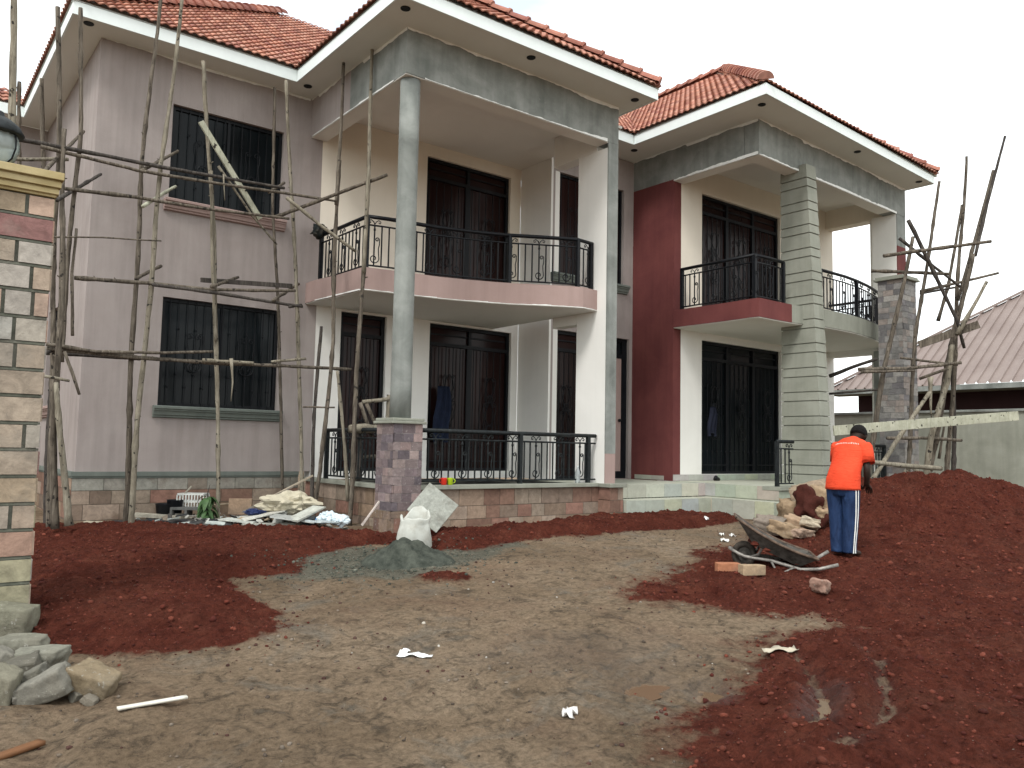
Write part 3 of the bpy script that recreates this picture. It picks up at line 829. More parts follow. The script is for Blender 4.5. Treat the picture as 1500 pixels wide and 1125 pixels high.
brick_face(mb, (px0 - .01, py0 - .01), X, -Y, 2 * s + .02, -1.3, -0.801, [0.2], (0.2, 0.3), PLINTH, (0.2, 0.17, 0.13), 0.006, 0.004)
brick_face(mb, (px0 - .01, py0 + 2 * s), -Y, -X, 2 * s + .01, -1.3, -0.801, [0.2], (0.2, 0.3), PLINTH, (0.2, 0.17, 0.13), 0.006, 0.004)
mb.build("pedestal", M['pedestal'], house)
mb = MB(); c = COL
mb.box((c.x - .245, c.y - .245, 0.268), (c.x + .245, c.y + .245, 0.302)); mb.box((c.x - .225, c.y - .225, 0.304), (c.x + .225, c.y + .225, 0.338))
mb.build("pedestal_cap", M['cement_green'], house, bevel=0.008)
# porch floor, ledge caps and stone base
mb = MB(); mb.box((5.2, 8.95, -0.9), (8.60, YL - .004, -0.545)); mb.box((8.62, 8.68, -0.9), (8.85, YC, -0.548)); mb.box((8.9, 9.0, -0.9), (XR + .0, YC - .003, -0.552)); mb.box((8.86, 9.6, -0.9), (8.9, YC - .003, -0.553))
mb.build("porch_floor", M['step_tile'], house)
for i in range(1):
    bpy.context.view_layer.update()
mb = MB()
mb.box((5.08, 8.86, -0.555), (8.575, 9.06, -0.50)); mb.box((5.08, 9.062, -0.555), (5.27, YL - .06, -0.50)); mb.box((8.58, 8.62, -0.56), (8.93, 9.07, -0.505))
mb.build("ledge_cap", M['cement_green'], house, bevel=0.006)
mb = MB()
brick_face(mb, (5.13, 8.92), X, -Y, 3.49, -1.3, -0.557, [0.17, 0.19], (0.22, 0.42), PLINTH, (0.12, 0.10, 0.08))
brick_face(mb, (5.13, YL - .1), -Y, -X, 2.64, -1.3, -0.557, [0.17, 0.19], (0.22, 0.42), PLINTH, (0.12, 0.10, 0.08))
brick_face(mb, (8.62, 8.67), X, -Y, 0.27, -1.3, -0.562, [0.18], (0.22, 0.42), PLINTH, (0.12, 0.10, 0.08))
brick_face(mb, (8.62, 8.92), -Y, -X, 0.25, -1.3, -0.562, [0.18], (0.22, 0.42), PLINTH, (0.12, 0.10, 0.08))
brick_face(mb, (8.89, 8.67), Y, X, 0.4, -1.3, -0.562, [0.18], (0.22, 0.42), PLINTH, (0.12, 0.10, 0.08))
mb.build("stone_plinth", M['brick'], house)

# --- right block
mb = MB(); wall(mb, (XR, YC - .002), -Y, -X, YC - YD - .0, DB - 0.12, 4.98, (), 0.2)
mb.build("wall", M['maroon'], house)
mb = MB(); wall(mb, (XR, YC - .002), -Y, -X, YC - YD, 4.982, SOFR - .006, (), 0.2); mb.build("wall", M['cement'], house)
XE = 16.6
RDX0, RDX1 = 12.08, 14.60
mb = MB(); wall(mb, (XR + .002, YD + .001), X, -Y, XE - XR, DB - 0.12, 2.25, [(RDX0 - XR, RDX1 - XR, DB, DT)], 0.2)
mb.build("wall", M['white'], house)
mb = MB(); wall(mb, (XR + .002, YD + .001), X, -Y, XE - XR, 2.252, SOFR - .01, [(RDX0 - XR, RDX1 - XR, 2.55, 4.885)], 0.2)
mb.build("wall", M['cream'], house)
glazed_door((RDX0, YD), X, -Y, RDX1 - RDX0, DB, DT, 3, M['glass_blue'])
glazed_door((RDX0, YD), X, -Y, RDX1 - RDX0, 2.55, 4.885, 3, M['glass_brown'])
# beams follow the slightly splayed front
RC = at(1112, 173.6, 'z', SOFR); RE = at(1325.6, 276.8, 'z', SOFR)
fu = (RE - RC); fu.z = 0; FLEN = fu.length; fu.normalize(); fn = Vector((fu.y, -fu.x, 0))   # along and out of the front
RB = 4.955
mb = MB(); mb.obox(Vector((RC.x, RC.y, RB)), fu, -fn, Z, FLEN, 0.28, SOFR - .005 - RB)
mb.box((XR - .004, RC.y + 0.285, RB), (XR + 0.27, YD - .002, SOFR - 0.006))
mb.build("beam", M['cement'], house)
mb = MB(); mb.obox(Vector((RC.x, RC.y, RB)) + fu * (FLEN - 0.28) - fn * 0.282, fu, -fn, Z, 0.276, 1.8, SOFR - .006 - RB); mb.build("beam", M['cream'], house)
mb = MB(); mb.obox(Vector((RC.x, RC.y, RB - .012)) + fu * .01 - fn * .01, fu, -fn, Z, FLEN - 0.66, 0.268, 0.01)
mb.box((XR + .004, RC.y + 0.285, RB - .012), (XR + 0.268, YD - .003, RB - .002)); mb.build("beam_underside", M['ceiling'], house)
mb = MB(); mb.box((XR + 0.272, RC.y + 0.30, 5.36), (XE - .2, YD - .002, 5.40)); mb.build("porch_ceiling", M['ceiling'], house)
mb = MB(); mb.box((XR + 0.6, RC.y + 0.75, 5.30), (XE - .8, YD - .35, 5.358)); mb.build("ceiling_tray", M['ceiling'], house)
# right pier on the front line and the side wall behind it, with a wide side opening
pe = Vector((RC.x, RC.y, 0)) + fu * FLEN
RSOF = 2.54
mb = MB(); mb.obox(Vector((pe.x, pe.y, RSOF)) - fu * 0.40 - fn * 0.02, fu, -fn, Z, 0.385, 0.50, RB - .003 - RSOF); mb.build("pier", M['white'], house)
mb = MB(); mb.obox(Vector((pe.x, pe.y, RSOF)) - fu * 0.385 - fn * 0.0195, fu, fn, Z, 0.382, 0.016, 1.75); mb.build("pier_face", M['maroon'], house)
mb = MB(); mb.obox(Vector((pe.x, pe.y, RSOF + 1.752)) - fu * 0.385 - fn * 0.0195, fu, fn, Z, 0.382, 0.016, RB - RSOF - 1.757); mb.build("pier_face", M['cement'], house)
xs_ = pe.x - 0.30
oy1, oy0, oz = at(1209, 380, 'x', xs_).y, at(1275, 380, 'x', xs_).y, at(1240, 329, 'x', xs_).z
LW = YD + .12 - pe.y - 0.52; ho1, ho2 = max(.06, YD + .12 - oy1), min(LW - .05, YD + .12 - oy0)
mb = MB(); wall(mb, (xs_, YD + .12), -Y, -X, LW, -0.6, SOFR - .012, [(ho1, ho2, RSOF, oz), (ho1, ho2, -0.55, 2.10)], 0.22)
mb.build("wall", M['white'], house)
mb = MB(); mb.obox(Vector((pe.x, pe.y, -0.6)) - fu * 0.45 - fn * 0.1, fu, -fn, Z, 0.32, 0.4, 2.74); mb.build("pier", M['cement'], house)
# slab of the right balcony
RS_T, RS_B = 2.54, 2.23
pts = [at(*q, 'z', RS_T).xy for q in [(1060, 444), (1100, 437.5), (1112, 436), (1122, 438), (1135, 441), (1160, 446), (1185, 450), (1208, 453), (1225, 456.5), (1245, 461), (1262, 466), (1278, 472), (1290, 478), (1298, 483)]]
edgeR = [(XR - .012, YD - .004)] + [(max(p.x, XR - .02) if i < 2 else p.x, p.y) for i, p in enumerate(pts)] + [(pe.x + .03, pe.y + .02)]
RBACK = [(XE, YD - .004)]
cut = 7
slab(edgeR[:cut] , [(edgeR[cut - 1][0] + .0, YD - .004)], RS_T, RS_B).build("balcony_slab", M['maroon'], house, fixn=True)
slab([(edgeR[cut - 1][0] + .002, edgeR[cut - 1][1])] + edgeR[cut:], [(XE, YD - .005), (edgeR[cut - 1][0] + .002, YD - .005)], RS_T - .001, RS_B + .001).build("balcony_slab", M['cement_green'], house, fixn=True)
slab([(x + 0.015, y + 0.015) for x, y in edgeR], [(XE - .01, YD - .007)], RS_B - .002, RS_B - .015).build("slab_underside", M['ceiling'], house, fixn=True)

# tapered pillar with rusticated courses, in front of the right porch
def pillar_corners(z):
    """plan of the pillar at height z: its front face runs outwards towards the ground"""
    k = (5.0 - z) / 5.57
    return 12.516, 7.85 - 0.28 * k, 12.82 + 0.01 * k, 8.37
courses = []; z = -0.62; tall = True
while z < 5.05:
    h = 0.262 if tall else 0.155
    courses.append((z, min(h, 5.06 - z))); z += h; tall = not tall
mb = MB()
def ring(z, g): 
    a, b, c, d = pillar_corners(z)
    return [Vector((a + g, b + g, z)), Vector((c - g, b + g, z)), Vector((c - g, d - g, z)), Vector((a + g, d - g, z))]
for z0, h in courses:
    mb.loft([ring(z0 + .014, 0.0), ring(z0 + h - .004, 0.006)])
    mb.loft([ring(z0 - .004, 0.026), ring(z0 + .014, 0.026)], False)
mb.build("tapered_pillar", M['cement_green'], house)
PIL_B = pillar_corners(-0.6)

# stone clad pillar at the right corner
GT = [(0.20, 0.195, 0.185), (0.26, 0.25, 0.24), (0.15, 0.145, 0.145), (0.30, 0.285, 0.265), (0.23, 0.205, 0.19), (0.18, 0.17, 0.175), (0.28, 0.24, 0.215)]
sp = at(1321, 410, 'd', 15.1); SPX, SPY = sp.x, sp.y
SPT = at(1321, 408, 'd', 15.1).z
mb = MB(); w = 0.52; dpt = 0.46
mb.box((SPX + .01, SPY + .01, -1.2), (SPX + w - .01, SPY + dpt - .01, SPT), (0.18, 0.175, 0.17))
for O, U, N, W in (((SPX, SPY), X, -Y, w), ((SPX, SPY + dpt), -Y, -X, dpt), ((SPX + w, SPY), Y, X, dpt)):
    brick_face(mb, O, U, N, W, -1.2, SPT, [0.11], (0.13, 0.28), GT, (0.24, 0.235, 0.225), 0.006, 0.005)
mb.build("stone_pillar", M['grey_tiles'], house)
mb = MB(); mb.box((SPX - .06, SPY - .06, SPT + .002), (SPX + w + .06, SPY + dpt + .06, SPT + .04)); mb.box((SPX - .035, SPY - .035, SPT + .042), (SPX + w + .035, SPY + dpt + .035, SPT + .08))
mb.build("pillar_cap", M['cement_green'], house, bevel=0.008)

# steps and floor of the right porch
FT = -0.535
mb = MB()
TILE = [(0.37, 0.375, 0.315), (0.40, 0.405, 0.345), (0.355, 0.36, 0.30), (0.41, 0.41, 0.35)]
FY0 = at(1118, 718, 'x', 10.85).y
mb.box((XR - .06, 7.75, -1.3), (XE, YD - .004, FT), (0.40, 0.41, 0.34))
def tile_run(mb, O, U, N, W, z0, z1, L=0.42):
    u = 0.0
    while u < W - .01:
        e = min(L * random.uniform(0.97, 1.03), W - u)
        mb.obox(Vector((O[0], O[1], z0 + .003)) + U * (u + .002), U, N, Z, e - .004, 0.012, z1 - z0 - .006, tuple(c * random.uniform(.9, 1.08) for c in random.choice(TILE)))
        u += e
SX, SX2 = XR - .06, XR - .40
SY, SY2 = 7.55, 7.42
mb.box((SX, SY + .012, -1.3), (XR + 1.2, 7.76, FT - .001), (0.40, 0.41, 0.34))
mb.box((SX2 + .012, SY2 + .012, -1.3), (SX - .001, YC - 0.0, -0.76), (0.40, 0.41, 0.34))
tile_run(mb, (SX, YD + .3), -Y, -X, YD + .3 - SY, -0.745, FT + .004); tile_run(mb, (SX2 + .012, YD + .5), -Y, -X, YD + .5 - SY2, -1.25, -0.752)
tile_run(mb, (SX - .01, SY + .012), X, -Y, 0.9, -0.74, FT + .002, 0.45); tile_run(mb, (SX2, SY2 + .012), X, -Y, 0.35, -1.25, -0.756, 0.4)
mb.box((8.92, 8.62, -1.3), (SX2 + .01, 9.4, -0.76), (0.40, 0.41, 0.34)); tile_run(mb, (8.91, 8.62), X, -Y, SX2 - 8.9, -1.25, -0.755)
mb.box((8.92, 9.0, -0.76), (SX - .0, YC - .004, FT - .006), (0.40, 0.41, 0.34)); tile_run(mb, (8.91, 9.0), X, -Y, SX - 8.92, -0.75, FT)
tile_run(mb, (XR + .0, YD - .006), X, -Y, RDX1 + .3 - XR, FT + .002, DB - .002); tile_run(mb, (XR - .004, YC - .1), -Y, -X, YC - YD - .3, FT + .002, DB - .03)
mb.build("porch_steps", M['step_tile'], house)
mb = MB(); brick_face(mb, (SX + 0.05, SY + .02), X, -Y, 5.0, -1.3, FT - .06, [0.19], (0.25, 0.42), [(0.26, 0.22, 0.18), (0.23, 0.19, 0.155), (0.28, 0.24, 0.2)], (0.15, 0.13, 0.11))
mb.build("stone_plinth", M['brick'], house)
mb = MB(); mb.box((SX - .02, SY - .03, FT - .055), (XE - .2, SY + .3, FT + .006)); mb.build("ledge_cap", M['cement_green'], house, bevel=.006)

# rough white paint left along the beam edges
def smear(a, b, up, out, h=0.03, name="paint_edge"):
    a, b = Vector(a), Vector(b); n = int((b - a).length / 0.045) + 2; d = (b - a) / (n - 1)
    mb = MB(); vs = []; 
    lev = 0.5
    for i in range(n):
        lev = min(1.6, max(0.1, lev + random.uniform(-.35, .35)))
        if random.random() < .03: lev = 1.6
        p = a + d * i + out * 0.004
        vs += [p - up * 0.006, p + up * (h * lev)]
    mb.add(vs, [(2 * i, 2 * i + 2, 2 * i + 3, 2 * i + 1) for i in range(n - 1)])
    mb.build(name, M['paint_edge'], house)
smear((5.31, YF, BB), (8.6, YF, BB), Z, -Y, 0.028); smear((5.03, YL - .05, BB), (5.03, 9.1, BB), Z, -X, 0.014)
smear(Vector((RC.x, RC.y, RB)), Vector((RE.x, RE.y, RB)) - fu * .4, Z, fn, 0.025); smear((XR - .004, YD, RB), (XR - .004, RC.y, RB), Z, -X, 0.03)
smear((5.15, 9.96, LS_B), (5.04, 11.3, LS_B), Z, -X, 0.008)
for a, b in zip(edge[3:-1], edge[4:]):
    dd = (Vector(b) - Vector(a)).normalized(); smear((*a, LS_B), (*b, LS_B), Z, Vector((dd.y, -dd.x, 0)), 0.010)
def drip(a, b, out, h):
    """ragged lower edge where the ceiling boards meet the render"""
    smear(a, b, -Z, out, h)
for a, b, o, h in (((5.03, YF, SOF - .004), (8.84, YF, SOF - .004), -Y, .035), ((5.03, YL, SOF - .004), (5.03, YF, SOF - .004), -X, .03), ((2.1, YL, SOF - .004), (5.0, YL, SOF - .004), -Y, .022),
                   ((RC.x, RC.y, SOFR - .006), (RE.x, RE.y, SOFR - .006), fn, .035), ((XR - .004, YC, SOFR - .006), (XR - .004, RC.y, SOFR - .006), -X, .03)):
    mb = None; drip(a, b, o, h)

# ------------------------------------------------------------------ roofs
PT = 0.72
TCOL = [(0.37, 0.165, 0.115), (0.31, 0.13, 0.09), (0.43, 0.225, 0.165), (0.26, 0.105, 0.08), (0.36, 0.175, 0.13), (0.41, 0.19, 0.13)]
def roof_plane(A, e, run, poly, name="tiled_slope", per=0.125, row=0.185):
    """tiles on a slope: A eave start, e along the eave, run the level direction up the slope, poly in (along, level run)"""
    A, e, run = Vector(A), Vector(e), Vector(run)
    L = max(p[0] for p in poly); Hh = max(p[1] for p in poly); u0_ = min(p[0] for p in poly)
    s = run + Z * PT; sl = s.length; nrm = e.cross(s).normalized()
    if nrm.z < 0: nrm = -nrm
    nu = int((L - u0_) / per) * 6; us = np.linspace(u0_, L, nu + 1)
    rows = int(math.ceil(Hh * sl / row))
    vs, fs, cs = [], [], []
    for r in range(rows):
        for j in (0, 1, 2):
            v = (r + (0.0, 0.55, 1.02)[j]) * row / sl
            lift = (0.028, 0.015, 0.003)[j]
            for u in us:
                w = 0.5 + 0.5 * math.cos(2 * math.pi * u / per)
                hgt = 0.027 * w ** 0.8 + lift
                p = A + e * u + s * v + nrm * hgt
                vs.append(p)
        # front lip of the row
        b = r * 3 * (nu + 1)
        for j in (0, 1):
            for i in range(nu):
                fs.append((b + j * (nu + 1) + i, b + j * (nu + 1) + i + 1, b + (j + 1) * (nu + 1) + i + 1, b + (j + 1) * (nu + 1) + i))
                cs.append((r, i // 6))
    # lips: short drops below the front edge of each row
    base = len(vs)
    for r in range(rows):
        v = r * row / sl
        for u in us:
            w = 0.5 + 0.5 * math.cos(2 * math.pi * u / per)
            vs.append(A + e * u + s * v + nrm * (0.027 * w ** 0.8 + 0.012))
        b0 = r * 3 * (nu + 1); b1 = base + r * (nu + 1)
        for i in range(nu):
            fs.append((b1 + i, b1 + i + 1, b0 + i + 1, b0 + i)); cs.append((r, i // 6))
    bm = bmesh.new()
    bv = [bm.verts.new(p) for p in vs]
    lay = bm.loops.layers.float_color.new("Col")
    memo = {}
    for f, k in zip(fs, cs):
        fc = bm.faces.new([bv[i] for i in f])
        if k not in memo:
            q = random.choice(TCOL); g = random.uniform(.82, 1.14); memo[k] = (q[0] * g, q[1] * g, q[2] * g, 1)
        for l in fc.loops: l[lay] = memo[k]
        fc.smooth = False
    P3 = [A + e * u + s * h for u, h in poly]
    cen = sum(P3, Vector()) / len(P3)
    for i in range(len(P3)):
        a, b = P3[i], P3[(i + 1) % len(P3)]
        if abs(poly[i][1]) < 1e-6 and abs(poly[(i + 1) % len(poly)][1]) < 1e-6: continue
        pn = (b - a).cross(nrm)
        if pn.dot(cen - a) > 0: pn = -pn
        bmesh.ops.bisect_plane(bm, geom=bm.verts[:] + bm.edges[:] + bm.faces[:], plane_co=a, plane_no=pn.normalized(), clear_outer=True)
    bmesh.ops.recalc_face_normals(bm, faces=bm.faces)
    me = bpy.data.meshes.new(name); 
    off = Vector(house.location)
    bmesh.ops.translate(bm, verts=bm.verts, vec=-off)
    bm.to_mesh(me); bm.free(); me.materials.append(M['tile'])
    o = bpy.data.objects.new(name, me); scene.collection.objects.link(o); o.parent = house
    # board under the tiles
    mb = MB(); mb.add([p - nrm * .02 for p in P3] + [p - nrm * .045 for p in P3], [tuple(range(len(P3))), tuple(range(2 * len(P3) - 1, len(P3) - 1, -1))])
    u_ = mb.build("underlay", M['soffit'], o)
    return o
def ridge(a, b, name="ridge_cap"):
    """half round cap tiles overlapping along a hip or ridge"""
    a, b = Vector(a), Vector(b); d = (b - a); L = d.length; d.normalize()
    sd = d.cross(Z).normalized(); up = sd.cross(d)
    n = max(1, int(L / 0.30)); mb = MB()
    for i in range(n):
        p = a + d * (L * i / n); q = a + d * (L * (i + 1) / n + 0.035)
        c = random.choice(TCOL); g = random.uniform(.72, .98); c = (c[0] * g, c[1] * g * .95, c[2] * g)
        rings = []
        for pt, r, lift in ((p, 0.128, 0.03), (p + d * 0.04, 0.132, 0.03), (p + d * 0.05, 0.118, 0.028), (q, 0.105, 0.012)):
            rings.append([pt + up * (lift - 0.03) + sd * (r * math.cos(t)) + up * (r * 0.95 * math.sin(t)) for t in [math.pi * k / 10 for k in range(11)]])
        vs = [v for rg in rings for v in rg]; fs = []
        for j in range(3):
            for k in range(10): fs.append((j * 11 + k, j * 11 + k + 1, (j + 1) * 11 + k + 1, (j + 1) * 11 + k))
        fs.append(tuple(range(11)))
        mb.add(vs, fs, c)
    return mb.build(name, M['tile'], house)
FH = 0.17   # fascia height
EZ = SOF + FH + 0.005
ov = 0.05   # tiles stick out past the fascia
# main left roof: eaves along its front and left side
x0, y0, x1, y1 = 1.64 - ov, 11.22 - ov, 11.5, 20.0
w2 = (y1 - y0) / 2
roof_plane((x0, y0, EZ), X, Y, [(0, 0), (x1 - x0, 0), (x1 - x0, w2), (w2, w2)])
roof_plane((x0, y1, EZ), -Y, X, [(0, 0), (y1 - y0, 0), (y1 - y0 - w2, w2)])
ridge((x0 + .02, y0 + .02, EZ + .05), (x0 + w2, y0 + w2, EZ + w2 * PT + .05))
# left porch roof, hip end to the front
a0, b0, a1 = 4.60 - ov, 8.21 - ov, 9.05 + ov
hw = (a1 - a0) / 2; dep = 7.0
roof_plane((a0, b0, EZ), X, Y, [(0, 0), (a1 - a0, 0), (hw, hw)])
roof_plane((a0, b0 + dep, EZ), -Y, X, [(0, 0), (dep, 0), (dep - hw, hw), (0, hw)])
roof_plane((a1, b0, EZ), Y, -X, [(0, 0), (dep, 0), (dep, hw), (hw, hw)])
ridge((a0 + .02, b0 + .02, EZ + .05), (a0 + hw, b0 + hw, EZ + hw * PT + .05)); ridge((a1 - .02, b0 + .02, EZ + .05), (a1 - hw, b0 + hw, EZ + hw * PT + .05)); ridge((a0 + hw, b0 + hw, EZ + hw * PT + .05), (a0 + hw, b0 + dep, EZ + hw * PT + .05))
# link roof between the blocks
EZR = SOFR + FH + 0.005
roof_plane((9.1, 10.13 - ov, EZR), X, Y, [(0, 0), (3.2, 0), (3.2, 3.5), (0, 3.5)])
# right block
c0, d0, c1, d1 = 10.58 - ov, 7.33 - ov, 16.78 + ov, 17.0
ang = math.atan2(0.27, 6.2)
hw = (c1 - c0) / 2
ex = Vector((math.cos(ang), math.sin(ang), 0))
P0 = Vector((c0, d0, EZR)); P1 = P0 + ex * (c1 - c0)
roof_plane(P0, ex, Vector((-math.sin(ang), math.cos(ang), 0)), [(0, 0), (c1 - c0, 0), (hw, hw * 1.0)])
dep = d1 - d0
roof_plane((c0, d0 + dep, EZR), -Y, X, [(0, 0), (dep, 0), (dep - hw, hw), (0, hw)])
ap = Vector((c0 + hw, d0 + hw, EZR + hw * PT))
roof_plane((P1.x, P1.y, EZR), Y, -X, [(0, 0), (dep, 0), (dep, hw), (hw, hw)])
ridge(P0 + Vector((.02, .02, .05)), ap + Z * .05); ridge(P1 + Vector((-.02, .02, .05)), ap + Z * .05); ridge(ap + Z * .05, ap + Vector((0, dep - hw, .05)))
# left rear wing roof
roof_plane((-6.0, 15.45, EZ), X, Y, [(0, 0), (7.6, 0), (7.6, 0.6), (0, 0.6)])

# fascia boards and soffits
def fascia(pts, zb, h=FH, t=0.025, name="fascia"):
    mb = MB()
    for a, b in zip(pts[:-1], pts[1:]):
        a, b = Vector((*a, zb)), Vector((*b, zb)); d = (b - a).normalized(); n = Vector((d.y, -d.x, 0))
        mb.obox(a + n * 0.0, d, n, Z, (b - a).length + (0.0), t, h)
    return mb.build(name, M['fascia'], house)
VX = 4.60
fascia([(-6.0, 15.47), (1.64, 15.47)], SOF - .012); fascia([(1.64, 15.44), (1.64, 11.22)], SOF - .012)
fascia([(1.615, 11.22), (4.575, 11.22)], SOF - .012); fascia([(VX, 11.19), (VX, 8.21)], SOF - .012); fascia([(4.575, 8.21), (9.075, 8.21)], SOF - .012); fascia([(9.05, 8.21), (9.05, 10.1)], SOF - .012)
fascia([(9.08, 10.13), (10.56, 10.13)], SOFR - .012)
FC = at(1122, 137, 'z', SOFR); FE = at(1367, 268.8, 'z', SOFR)
fascia([(FC.x + .02, 10.10), (FC.x, FC.y)], SOFR - .012); fascia([(FC.x - .025, FC.y), (FE.x, FE.y)], SOFR - .012); fascia([(FE.x, FE.y), (FE.x - .1, 15.0)], SOFR - .012)
def soffit(poly, z):
    mb = MB(); n = len(poly)
    mb.add([(x, y, z + .012) for x, y in poly] + [(x, y, z) for x, y in poly], [tuple(range(n)), tuple(range(2 * n - 1, n - 1, -1))])
    mb.build("soffit", M['soffit'], house, fixn=True)
soffit([(1.64, 11.22), (9.05, 11.22), (9.05, 15.9), (1.64, 15.9)], SOF); soffit([(4.60, 8.21), (9.05, 8.21), (9.05, 11.218), (4.60, 11.218)], SOF + .0005); soffit([(-6, 15.47), (1.638, 15.47), (1.638, 16.4), (-6, 16.4)], SOF - .001)
soffit([(9.06, 10.13), (FC.x + .01, 10.13), (FC.x + .01, 11.2), (9.06, 11.2)], SOFR); soffit([(FC.x, FC.y), (FE.x, FE.y), (FE.x, 14.5), (FC.x + .011, 14.5)], SOFR + .001)
for q, z in (((130, 34), SOF), ((451, 126), SOF), ((594, 12), SOF), ((778, 84), SOF), ((930, 146), SOF), ((929, 220), SOFR), ((1116, 153), SOFR), ((1256, 222), SOFR), ((1346, 266), SOFR)):
    p = at(*q, 'z', z)
    mb = MB(); mb.lathe(p + Z * -0.012, [(0.058, 0.0), (0.062, 0.004), (0.062, 0.011), (0.05, 0.0115)], 18); 
    mb.build("downlight", M['black_dusty'], house)

# ------------------------------------------------------------------ railings
def path_pts(pts, step):
    out = [Vector(pts[0])]; 
    tot = 0
    segs = []
    for a, b in zip(pts[:-1], pts[1:]):
        segs.append((Vector(a), Vector(b)))
    L = sum((b - a).length for a, b in segs); n = max(1, round(L / step)); res = []
    for i in range(n + 1):
        s = L * i / n
        for a, b in segs:
            l = (b - a).length
            if s <= l + 1e-6:
                res.append((a.lerp(b, min(1, s / l)), (b - a).normalized())); break
            s -= l
    return res
def railing(pts, z, h=0.74, posts=(), scroll=4, mat='black', gap=0.105, foot=0.05):
    """wrought steel railing along a plan path standing at height z"""
    m_ = M[mat]
    P = [Vector((*p, 0)) for p in pts]
    mb = MB()
    for zz, r in ((h, 0.024),):
        mb.tube([p + Z * (z + zz) for p in P], r * 1.2, 8)
    root = mb.build("railing", m_, house, smooth=True)
    mb = MB()
    for zz in (h * 0.84, foot):
        mb = MB(); mb.tube([p + Z * (z + zz) for p in P], 0.013, 6)
        mb.build("rail_bar", m_, root)
    for p in posts:
        mb = MB(); mb.box((p[0] - .027, p[1] - .027, z), (p[0] + .027, p[1] + .027, z + h)); mb.build("post", m_, root)
    bars = path_pts([tuple(p) for p in P], gap)
    for i, (p, d) in enumerate(bars[1:-1]):
        mb = MB(); d3 = Vector((d[0], d[1], 0)); q = Vector((p[0], p[1], 0))
        mb.box((q.x - .008, q.y - .008, z + foot + .012), (q.x + .008, q.y + .008, z + h * 0.84 - .012))
        if i % scroll == scroll // 2:
            hh = h * 0.84 - foot
            mb.lathe(q + Z * (z + foot + hh * .9), [(0.006, -0.03), (0.018, -0.01), (0.018, 0.01), (0.006, 0.03)], 6)
            mb.tube([q + d3 * u + Z * (z + foot + .02 + v) for u, v in s_scroll(0.075, hh * 0.72)], 0.008, 5)
            for s in (1, -1):
                mb.tube([q + d3 * (s * u) + Z * (z + h * 0.845 + v) for u, v in [(0.0, 0.012), (0.02, 0.05), (0.055, 0.075), (0.085, 0.055), (0.08, 0.03), (0.06, 0.03), (0.06, 0.048)]], 0.0075, 5)
        mb.build("baluster", m_, root)
    return root
ins = [(5.20, 11.55), (5.23, 10.08), (5.52, 10.01), (5.87, 9.96), (6.27, 9.91), (6.67, 9.80), (7.02, 9.68), (7.33, 9.55), (7.63, 9.38), (7.88, 9.24), (8.13, 9.11), (8.26, 9.05), (8.60, 9.09)]
railing(ins, LS_T, 0.74, posts=[(5.20, 11.5), (5.23, 10.08), (7.33, 9.55), (8.26, 9.05), (8.57, 9.09)])
railing([(5.42, 8.97), (8.60, 8.97)], -0.50, 0.70, posts=[(7.15, 8.97), (8.45, 8.97)], mat='black_dusty')
railing([(5.18, 11.05), (5.18, 9.18)], -0.50, 0.70, posts=[(5.18, 11.0)], mat='black_dusty')
# right block: left return, short front piece to the pillar, bowed front piece beyond it, side opening
rp = [at(*q, 'z', RS_T) for q in [(1112, 436), (1135, 441), (1158, 446)]]
railing([(XR + .06, YD - .12), (XR + .06, rp[0].y + .1), (rp[1].x, rp[1].y + .09), (rp[2].x - .05, rp[2].y + .10)], RS_T, 0.74, posts=[(XR + .06, YD - .15), (XR + .06, rp[0].y + .1), (rp[2].x - .06, rp[2].y + .10)])
rq = [at(*q, 'z', RS_T) for q in [(1209, 453), (1225, 456.5), (1245, 461), (1262, 466), (1278, 472), (1290, 478), (1298, 483)]]
railing([(p.x, p.y + .09) for p in rq], RS_T, 0.72, posts=[(rq[0].x, rq[0].y + .09), (rq[3].x, rq[3].y + .09)])
railing([(xs_ + .08, YD), (xs_ + .08, pe.y + 0.55)], RS_T, 0.72, posts=[])
railing([(SX + .06, SY + .08), (SX + 0.5, SY + .08)], FT, 0.72, posts=[(SX + .06, SY + .08)], mat='black_dusty')
railing([(12.9, SY + .1), (SPX - .1, SY + .12)], FT, 0.70, posts=[(SPX - .12, SY + .12)], mat='black_dusty')

# ------------------------------------------------------------------ boundary wall and the neighbours
bw = thing("boundary_wall", (20, 8, -1.1), "grey green rendered boundary wall behind the right hand scaffold", "wall")
mb = MB(); mb.box((20.0, 2.0, -1.6), (20.2, 20.0, 1.03)); mb.build("wall", M['cement_green'], bw)
mb = MB(); mb.box((19.95, 2.0, 1.032), (20.25, 20.0, 1.09)); mb.build("coping", M['cement'], bw, bevel=0.01)
nb = thing("neighbour_house", (22.6, 8, -1.1), "neighbouring house with a dusty brown ribbed metal roof beyond the boundary wall", "house")
mb = MB(); mb.box((22.7, 0.0, -1.6), (23.0, 12.6, 1.75)); mb.build("wall", plaster('dark_maroon_render', (0.03, 0.014, 0.014), (0.045, 0.02, 0.02)), nb)
mroof, nt, bs = new_mat('dusty_brown_roof_sheet')
co = tex_co(nt); c_ = ramp(nt, noise(nt, co, 1.1, 6, 0.6), [(0.3, (0.21, 0.165, 0.150)), (0.7, (0.27, 0.22, 0.20))])
c_ = mix(nt, ramp(nt, noise(nt, co, 12, 4, 0.7), [(0.55, (0, 0, 0)), (0.75, (0.4, 0.4, 0.4))]), c_, (0.32, 0.28, 0.26))
lnk(nt, c_, bs.inputs["Base Color"]); bs.inputs["Roughness"].default_value = 0.5; bs.inputs["Metallic"].default_value = 0.15
tr = 0.74; HA = Vector((22.0, 13.25, 1.86))
mb = MB()
ys = np.arange(-2.0, 13.2, 0.0135)
period = 0.27
